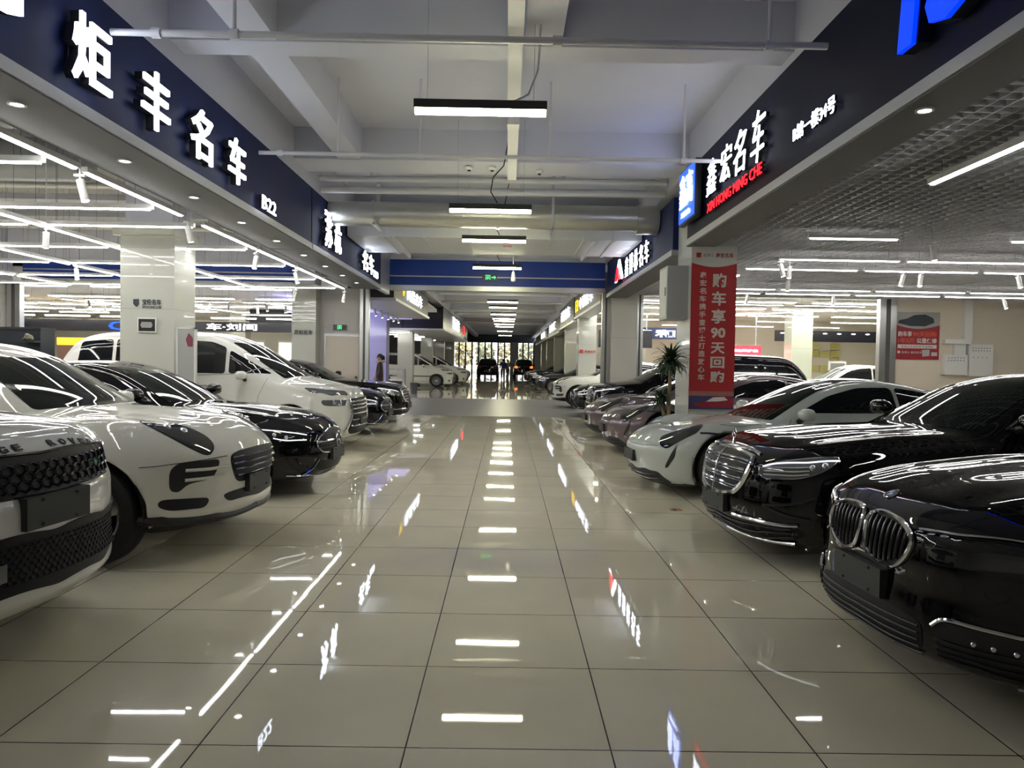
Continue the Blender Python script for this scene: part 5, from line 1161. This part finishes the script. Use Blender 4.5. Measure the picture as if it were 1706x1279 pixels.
t = empty('distribution_box', (12.0,20.71,1.36), 0, 'left lower white distribution box with small dark holes on the cream wall', 'electric box')
MB().box(-.2,.42,0,.18,0,.55).obj('box_body', M_WPL, t); g = MB()
for i in range(6):
    for j in range(2): g.box(-.1+i*.08,-.075+i*.08,-.004,0,.38+j*.07,.40+j*.07)
g.obj('label_holes', M_DK, t)
t = empty('distribution_box', (12.75,20.71,1.33), 0, 'right taller white distribution box with two rows of dark marks', 'electric box')
MB().box(-.28,.36,0,.18,0,.86).obj('box_body', M_WPL, t); g = MB()
for i in range(7):
    for j in range(2): g.box(-.2+i*.075,-.175+i*.075,-.004,0,.68+j*.07,.70+j*.07)
for i in range(4): g.box(-.18+i*.12,-.16+i*.12,-.004,0,.50,.52)
g.obj('label_holes', M_DK, t)
t = empty('cable_duct', (12.45,20.80,2.2), 0, 'white cable duct with a horizontal hood over the electric boxes', 'cable duct')
MB().box(-.1,.1,-.05,.1,.12,1.2).obj('riser', M_WPL, t); MB().box(-.65,.05,-.10,.1,0,.12).obj('hood', M_WPL, t); MB().box(-.35,-.05,-.03,.1,-.30,0).obj('meter', M_WPL, t)
t = empty('wall_lamp_bracket', (15.1,20.85,1.85), 0, 'small bracket on the cream wall at the right frame edge', 'bracket'); MB().box(-.18,.18,-.1,0,-.1,-.05).obj('shelf', M_WPL, t); MB().box(-.15,-.1,-.06,0,-.05,.12).obj('arm', M_CHR, t)
# ---------------------------------------------------------------- far end: gate and daylight
box('wall_far_header', mat('dark_shutter_grey', (.07,.085,.11), .5), -9, 10, 84.9, 85.2, 3.6, H_SLAB, kind='structure')
box('wall_far_left', M_WALL, XL, -6.0, 85, 85.3, 0, H_SLAB, kind='structure'); box('wall_far_mid', mat('grey_column_far', (.35,.34,.34), .6), 0.43, 1.16, 84.8, 85.3, 0, 3.65, kind='structure'); box('wall_far_right', M_WALL, 2.95, XR, 85, 85.3, 0, H_SLAB, kind='structure')
for nm,x0,x1,n in (('window_1',-6.0,.43,9),('window_2',1.16,2.95,3)):
    t = empty(nm, (x0,85,0)); t['kind'] = 'structure'
    for i in range(n+1): MB().box((x1-x0)*i/n-.08,(x1-x0)*i/n+.08,0,.1,0,3.62).obj('mullion', mat('dark_mullion', (.06,.06,.07), .5), t)
    MB().box(0,x1-x0,.04,.06,0,3.6).obj('pane', mat('plain_glass_pane', (.9,.95,.95), .1) if 0 else MT.get('pane') or (lambda m: (m.node_tree.nodes['Principled BSDF'].inputs['Transmission Weight'].__setattr__('default_value', 1.0), MT.__setitem__('pane', m), m)[2])(mat('clear_pane', (1,1,1), 0.0)), t)
rn = random.Random(11)
for i in range(14):
    x = -18+i*3.0; y = 104+rn.uniform(0,6); h = rn.uniform(3.6,5.2)
    t = empty('tree', (x,y,0), 0, 'yellowish bushy tree outside beyond the far exit', 'tree', 'trees outside the far exit')
    MB().tube([(0,0,0),(.1,0,h*.6)], [.16,.08], 8).obj('trunk', mat('bark', (.14,.10,.07), .9), t, True)
    g = MB()
    for k in range(150):
        a = rn.uniform(0,2*pi); rr = rn.uniform(.3,1)**.5*1.25; zz = rn.uniform(.25,1)*h; s = rn.uniform(.25,.5); c = Vector((cos(a)*rr, sin(a)*rr, zz)); u = Vector((rn.uniform(-1,1),rn.uniform(-1,1),rn.uniform(-1,1))).normalized(); v = u.orthogonal().normalized()
        g.add([c-u*s-v*s*.5, c+u*s-v*s*.4, c+u*s*.8+v*s*.5, c-u*s*.7+v*s*.6], [(0,1,2,3)])
    g.obj('crown', mat(('autumn_leaf','olive_leaf')[i%2], ((.42,.37,.22),(.34,.35,.22))[i%2], .8), t, fixn=False)
sd = bpy.data.lights.new('sun','SUN'); sd.energy = 2.2; sd.angle = .1; so = bpy.data.objects.new('sun', sd); COL.objects.link(so); so.rotation_euler = (R(35),R(25),0)
# ---------------------------------------------------------------- people
def figure(name, loc, rz, label, joints, coat, legs, hair=(.01,.01,.01), extra=None, scale=1.0):
    t = empty(name, loc, rz, label, 'person')
    def skin(nm, V, E, Rr, m, sub=1):
        me = bpy.data.meshes.new(nm); me.from_pydata([Vector(v)*scale for v in V], E, []); o = link(bpy.data.objects.new(nm, me), t)
        bm = bmesh.new(); bm.from_mesh(me); ly = bm.verts.layers.skin.verify(); bm.verts.ensure_lookup_table()
        for i,v in enumerate(bm.verts): v[ly].radius = (Rr[i][0]*scale, Rr[i][1]*scale); v[ly].use_root = (i == 0)
        bm.to_mesh(me); bm.free()
        o.modifiers.new('skin','SKIN'); s = o.modifiers.new('sub','SUBSURF'); s.levels = s.render_levels = 2
        dg = bpy.context.evaluated_depsgraph_get(); m2 = bpy.data.meshes.new_from_object(o.evaluated_get(dg)); o.modifiers.clear(); o.data = m2; m2.materials.clear(); m2.materials.append(m)
        m2.polygons.foreach_set('use_smooth', [True]*len(m2.polygons)); return o
    J = joints
    # one continuous body: pelvis, spine, neck, head, arms with hands, legs with feet
    V = [J['pelvis'],J['waist'],J['chest'],J['neck'],J['head0'],J['head1']]; E = [(0,1),(1,2),(2,3),(3,4),(4,5)]; Rr = [(.13,.10),(.12,.09),(.15,.10),(.05,.05),(.075,.085),(.065,.075)]
    def chain(root, pts, rs):
        pr = root
        for p,r in zip(pts,rs): V.append(p); E.append((pr,len(V)-1)); Rr.append((r,r)); pr = len(V)-1
        return pr
    M_SK = mat('skin', (.48,.30,.22), .6)
    for s in ('l','r'):
        hnd = chain(2, [J['sh_'+s],J['el_'+s],J['wr_'+s],J['pm_'+s]], (.06,.042,.028,.032))
        w = Vector(J['wr_'+s]); p = Vector(J['pm_'+s]); dv = (p-w).normalized(); sd_ = dv.cross(Vector((0,0,1)) if abs(dv.z) < .8 else Vector((0,1,0))).normalized()
        for k in range(4): chain(hnd, [tuple(p+dv*.03+sd_*(k-1.5)*.018), tuple(p+dv*(.075+.008*(k in (1,2)))+sd_*(k-1.5)*.02+Vector((0,.012,0)))], (.009,.008))
        chain(hnd, [tuple(w+dv*.035-sd_*.045), tuple(w+dv*.07-sd_*.052)], (.010,.008))
        chain(0, [J['hip_'+s],J['kn_'+s],J['an_'+s],J['toe_'+s]], (.085,.06,.045,.038))
    skin('body', V, E, Rr, M_SK)
    # face
    h = Vector(J['head0'])*scale; f = MB(); f.ball(h+Vector((0,-.088,.005)), .012,.022,.02,8,6); f.obj('nose', M_SK, t, True)
    for s in (-1,1):
        f = MB(); f.ball(h+Vector((s*.030,-.078,.035)), .012,.008,.008,8,6); f.obj('eye', mat('eye_dark', (.02,.015,.01), .3), t, True)
        f = MB(); f.ball(h+Vector((s*.080,0,.015)), .012,.022,.03,8,6); f.obj('ear', M_SK, t, True)
    f = MB(); f.ball(h+Vector((0,-.076,-.038)), .025,.008,.007,8,6); f.obj('mouth', mat('lips', (.4,.14,.12), .5), t, True)
    g = MB(); g.ball(h+Vector((0,.022,.055)), .092,.098,.085,16,10)
    if extra == 'bun': g.ball(h+Vector((0,.11,.0)), .05,.07,.09,12,8)
    g.obj('hair', mat('black_hair', hair, .5), t, True)
    # clothing
    Vc = [J['pelvis'],J['waist'],J['chest']]; Ec = [(0,1),(1,2)]; Rc = [(.175,.14),(.16,.13),(.185,.135)]
    if extra == 'bun': Vc.append((J['pelvis'][0],J['pelvis'][1],J['pelvis'][2]-.35)); Ec.append((0,3)); Rc.append((.20,.16))
    for s in ('l','r'):
        n0 = len(Vc); Vc += [J['sh_'+s],J['el_'+s],J['wr_'+s]]; Ec += [(2,n0),(n0,n0+1),(n0+1,n0+2)]; Rc += [(.085,.085),(.065,.065),(.052,.052)]
    skin('coat', Vc, Ec, Rc, coat)
    for s in ('l','r'): skin('trouser_leg', [J['hip_'+s],J['kn_'+s],J['an_'+s]], [(0,1),(1,2)], [(.105,.105),(.08,.08),(.065,.065)], legs)
    for s in ('l','r'):
        f = MB(); a = Vector(J['toe_'+s])*scale; f.ball(a+Vector((0,.05,.01)), .05,.13,.05,12,8); f.obj('shoe', mat('black_shoe', (.015,.015,.015), .5), t, True)
    return t
JW = dict(pelvis=(0,0,.92),waist=(0,0,1.08),chest=(0,.01,1.30),neck=(0,.0,1.47),head0=(0,-.01,1.56),head1=(0,0,1.66),sh_l=(.17,.01,1.38),el_l=(.23,.03,1.12),wr_l=(.20,-.10,.92),pm_l=(.19,-.15,.86),
    sh_r=(-.17,.01,1.38),el_r=(-.23,.03,1.12),wr_r=(-.20,-.12,.95),pm_r=(-.19,-.17,.90),hip_l=(.09,0,.88),kn_l=(.09,-.03,.48),an_l=(.09,.02,.09),toe_l=(.09,-.09,.04),hip_r=(-.09,0,.88),kn_r=(-.09,-.02,.48),an_r=(-.09,.04,.09),toe_r=(-.09,-.07,.04))
w = figure('person', (-4.12,25.0,0), R(-80), 'woman in a long brown coat with pale collar standing left of the aisle', JW, mat('brown_padded_coat', (.075,.055,.05), .8, bump=.4, nscale=30), mat('black_trousers', (.015,.015,.017), .8), extra='bun')
g = MB(); g.v = []; g.tube([(.14*cos(a), .03+.12*sin(a), 1.44+.02*sin(a)) for a in [2*pi*k/16 for k in range(17)]], .045, 8, False); g.obj('fur_collar', mat('pale_fur', (.62,.58,.54), .9, bump=.8, nscale=60), w, True)
JM = dict(JW); JM.update(kn_l=(.10,-.16,.50),an_l=(.10,-.14,.10),toe_l=(.10,-.25,.05),kn_r=(-.09,.02,.48),an_r=(-.09,.16,.11),toe_r=(-.09,.05,.04),wr_l=(.25,.06,.90),pm_l=(.25,.06,.83),wr_r=(-.25,-.10,.90),pm_r=(-.25,-.12,.83))
figure('person', (-.33,66,0), R(180), 'man in blue work clothes walking away down the middle of the aisle', JM, mat('blue_work_jacket', (.02,.04,.22), .8), mat('blue_work_trousers', (.02,.035,.20), .8), scale=1.03)
figure('person', (.10,72,0), R(160), 'far person in grey clothes near the exit right of the man in blue', JM, mat('grey_jacket', (.25,.25,.26), .8), mat('grey_trousers', (.2,.2,.22), .8))
# desk, chair, bin
t = empty('reception_desk', (-5.2,36.4,0), 0, 'grey reception desk with a drawer unit at the foot of the pillar on the left', 'desk')
MB().box(-1.3,.4,-.3,.3,1.02,1.08).obj('desk_top', mat('grey_desk', (.38,.38,.38), .4), t); MB().box(-1.3,-1.2,-.28,.28,0,1.02).box(.3,.4,-.28,.28,0,1.02).obj('side_panel', mat('grey_desk', (.38,.38,.38), .4), t); MB().box(-1.2,.3,-.25,.28,.55,.60).obj('shelf', M_WPL, t); MB().box(-.5,.3,-.22,.28,0,.5).obj('drawer_unit', M_BLK, t)
g = MB(); g.lathe([(0,0),(.14,0),(.18,.5),(.165,.5),(.13,.02),(0,.02)], 20, 'z'); o = g.obj('waste_bin', mat('dark_bin', (.06,.06,.07), .5), None, True); o.location = (-4.15,34.6,0); tag(o, 'dark round waste bin beside the reception desk', 'bin')
# counter and toy at the left edge
t = empty('counter_cabinet', (-8.6,12.9,0), 0, 'dark cabinet behind the white crossover at the left edge', 'cabinet'); MB().box(-1.5,.95,-.2,.2,0,1.90).obj('cabinet_body', mat('dark_navy_cabinet', (.012,.016,.024), .35), t); MB().box(-1.52,.97,-.22,.22,1.90,1.94).obj('cabinet_top', M_BLK, t)
t = empty('lucky_toad', (-7.75,12.55,1.72), 0, 'small pale figurine on a ledge before the dark cabinet at left', 'figurine'); g = MB(); g.ball((0,0,.05), .07,.05,.05,14,10); g.ball((0,-.04,.085), .035,.03,.03,12,8); g.obj('figurine_body', mat('aged_bronze', (.25,.24,.18), .4, .4), t, True)
for s in (-1,1): g = MB(); g.ball((s*.07,-.02,.025), .02,.03,.022,8,6); g.obj('figurine_leg', mat('aged_bronze', (.25,.24,.18), .4, .4), t, True)
MB().box(-.14,.14,-.08,.15,-.03,0).obj('ledge', M_BLK, t)
# floor sticker by the black saloon
g = MB(); g.box(0,.12,0,.10,0,.002); o = g.obj('floor_sticker', mat('orange_sticker', (.45,.12,.03), .5)); o.location = (1.72,7.9,.0005); tag(o, 'small orange and black floor sticker near the black saloon', 'sticker'); g = MB(); g.box(.03,.06,-.005,.105,.002,.003); g.obj('black_stripe', M_BLK, o)
# ================================================================ cars in place
W_RR = paint('white_paint', (.80,.80,.77)); W_PE = paint('pearl_white_paint', (.82,.81,.74)); K_P = paint('black_paint', (.004,.004,.005), rough=.2); N_P = paint('blue_black_paint', (.004,.005,.010), rough=.2)
C_P = paint('chalk_grey_paint', (.56,.60,.58)); M_P = paint('mauve_metallic_paint', (.16,.125,.14), .5, .35); G_P = paint('dark_grey_paint', (.05,.05,.06), .4, .3)
def place(o, x, y, ang, label, group=None, cat='car', name=None):
    """ang in degrees: heading of the nose, 0 = towards +X (left cars), 180 = towards -X (right cars)"""
    o.location = (x,y,0); o.rotation_euler = (0,0,R(ang)+pi); tag(o, label, cat, group); return o
def recolour(root, old, new):
    for ch in root.children:
        if ch.data and ch.data.materials and ch.data.materials[0] == old:
            ch.data = ch.data.copy(); ch.data.materials[0] = new
        for c2 in ch.children: pass
rr = place(make_rr(W_RR), -2.17, 3.74, -6.5, 'white SUV with black honeycomb grille at the left frame edge, nearest on the left')
mc = place(make_macan(W_PE), -1.97, 6.25, -5, 'white crossover with oval dark headlight, second from the left front')
ec_ = place(make_sedan(K_P,'eclass'), -1.95, 8.95, -4, 'black saloon with a star grille between the white crossover and white people carrier')
al = place(make_mpv(W_RR,'tall','wing'), -2.48, 13.35, -3, 'white people carrier with winged chrome grille right of the near left pillar')
e2 = copy_tree(ec_); place(e2, -2.40, 16.0, -3, 'blue-black saloon just beyond the white people carrier')
recolour(e2, K_P, N_P)
sc = make_sedan(K_P,'sclass'); place(sc, 1.72, 6.32, 187, 'black limousine with a tall chrome slatted grille, second nearest on the right')
e3 = copy_tree(sc); place(e3, -2.38, 19.0, -4, 'black limousine with chrome grille, last before the service door on the left')
bm_ = place(make_sedan(K_P,'seven'), 1.79, 3.86, 184, 'black saloon with chrome kidney grille, nearest on the right')
ty = place(make_taycan(C_P), 1.50, 9.40, 184, 'pale chalk-grey sports saloon in front of the banner pillar')
t2 = copy_tree(ty); place(t2, 1.64, 13.3, 182, 'mauve sports saloon just behind the banner pillar'); recolour(t2, C_P, M_P)
t3 = copy_tree(t2); place(t3, 1.60, 15.9, 182, 'second mauve sports saloon, behind the first mauve one')
mv = place(make_mpv(K_P,'low'), 1.95, 18.7, 178, 'black people carrier with ribbed chrome grille behind the mauve sports saloons')
e4 = copy_tree(ec_); place(e4, 1.9, 22.6, 178, 'black saloon mostly hidden behind the ribbed-grille people carrier')
m2_ = copy_tree(mc); place(m2_, 1.50, 26.3, 179, 'white crossover on the right beyond the shutter')
e5 = copy_tree(e2); place(e5, 1.45, 38.5, 178, 'dark grey saloon beyond the far white crossover'); recolour(e5, N_P, G_P)
e6 = copy_tree(ec_); place(e6, 1.35, 45, 178, 'black saloon further down the right row'); e7 = copy_tree(sc); place(e7, 1.3, 50, 180, 'black limousine far down the right row'); e8 = copy_tree(e5); place(e8, 1.25, 56, 180, 'dark saloon last in the far right row')
a2 = copy_tree(al); place(a2, -3.0, 44.6, 0, 'first white people carrier parked under the dark canopy'); a3 = copy_tree(al); place(a3, -2.5, 50.3, 0, 'second white people carrier, behind the first under the canopy')
e9 = copy_tree(ec_); place(e9, -2.9, 61, 0, 'black car parked beyond the two far white people carriers')
s2 = copy_tree(rr); place(s2, -1.7, 73.0, 90, 'dark SUV seen from behind in the middle of the aisle before the exit'); recolour(s2, W_RR, K_P)
s3 = copy_tree(s2); place(s3, 1.6, 77, 90, 'dark car with a glowing rear lamp at the right before the exit')
recolour(s3, M_TAIL, mat('glowing_rear_lamp', (.9,.1,.02), .4, emit=.9, ecol=(1,.15,.02)))
# second rows
q1 = copy_tree(mc); place(q1, 8.9, 25.5, 178, 'pale crossover in the rear right showroom seen over the roofs')
q2 = copy_tree(ec_); place(q2, 8.3, 12.8, 180, 'dark saloon roof at the right frame edge behind the front row')
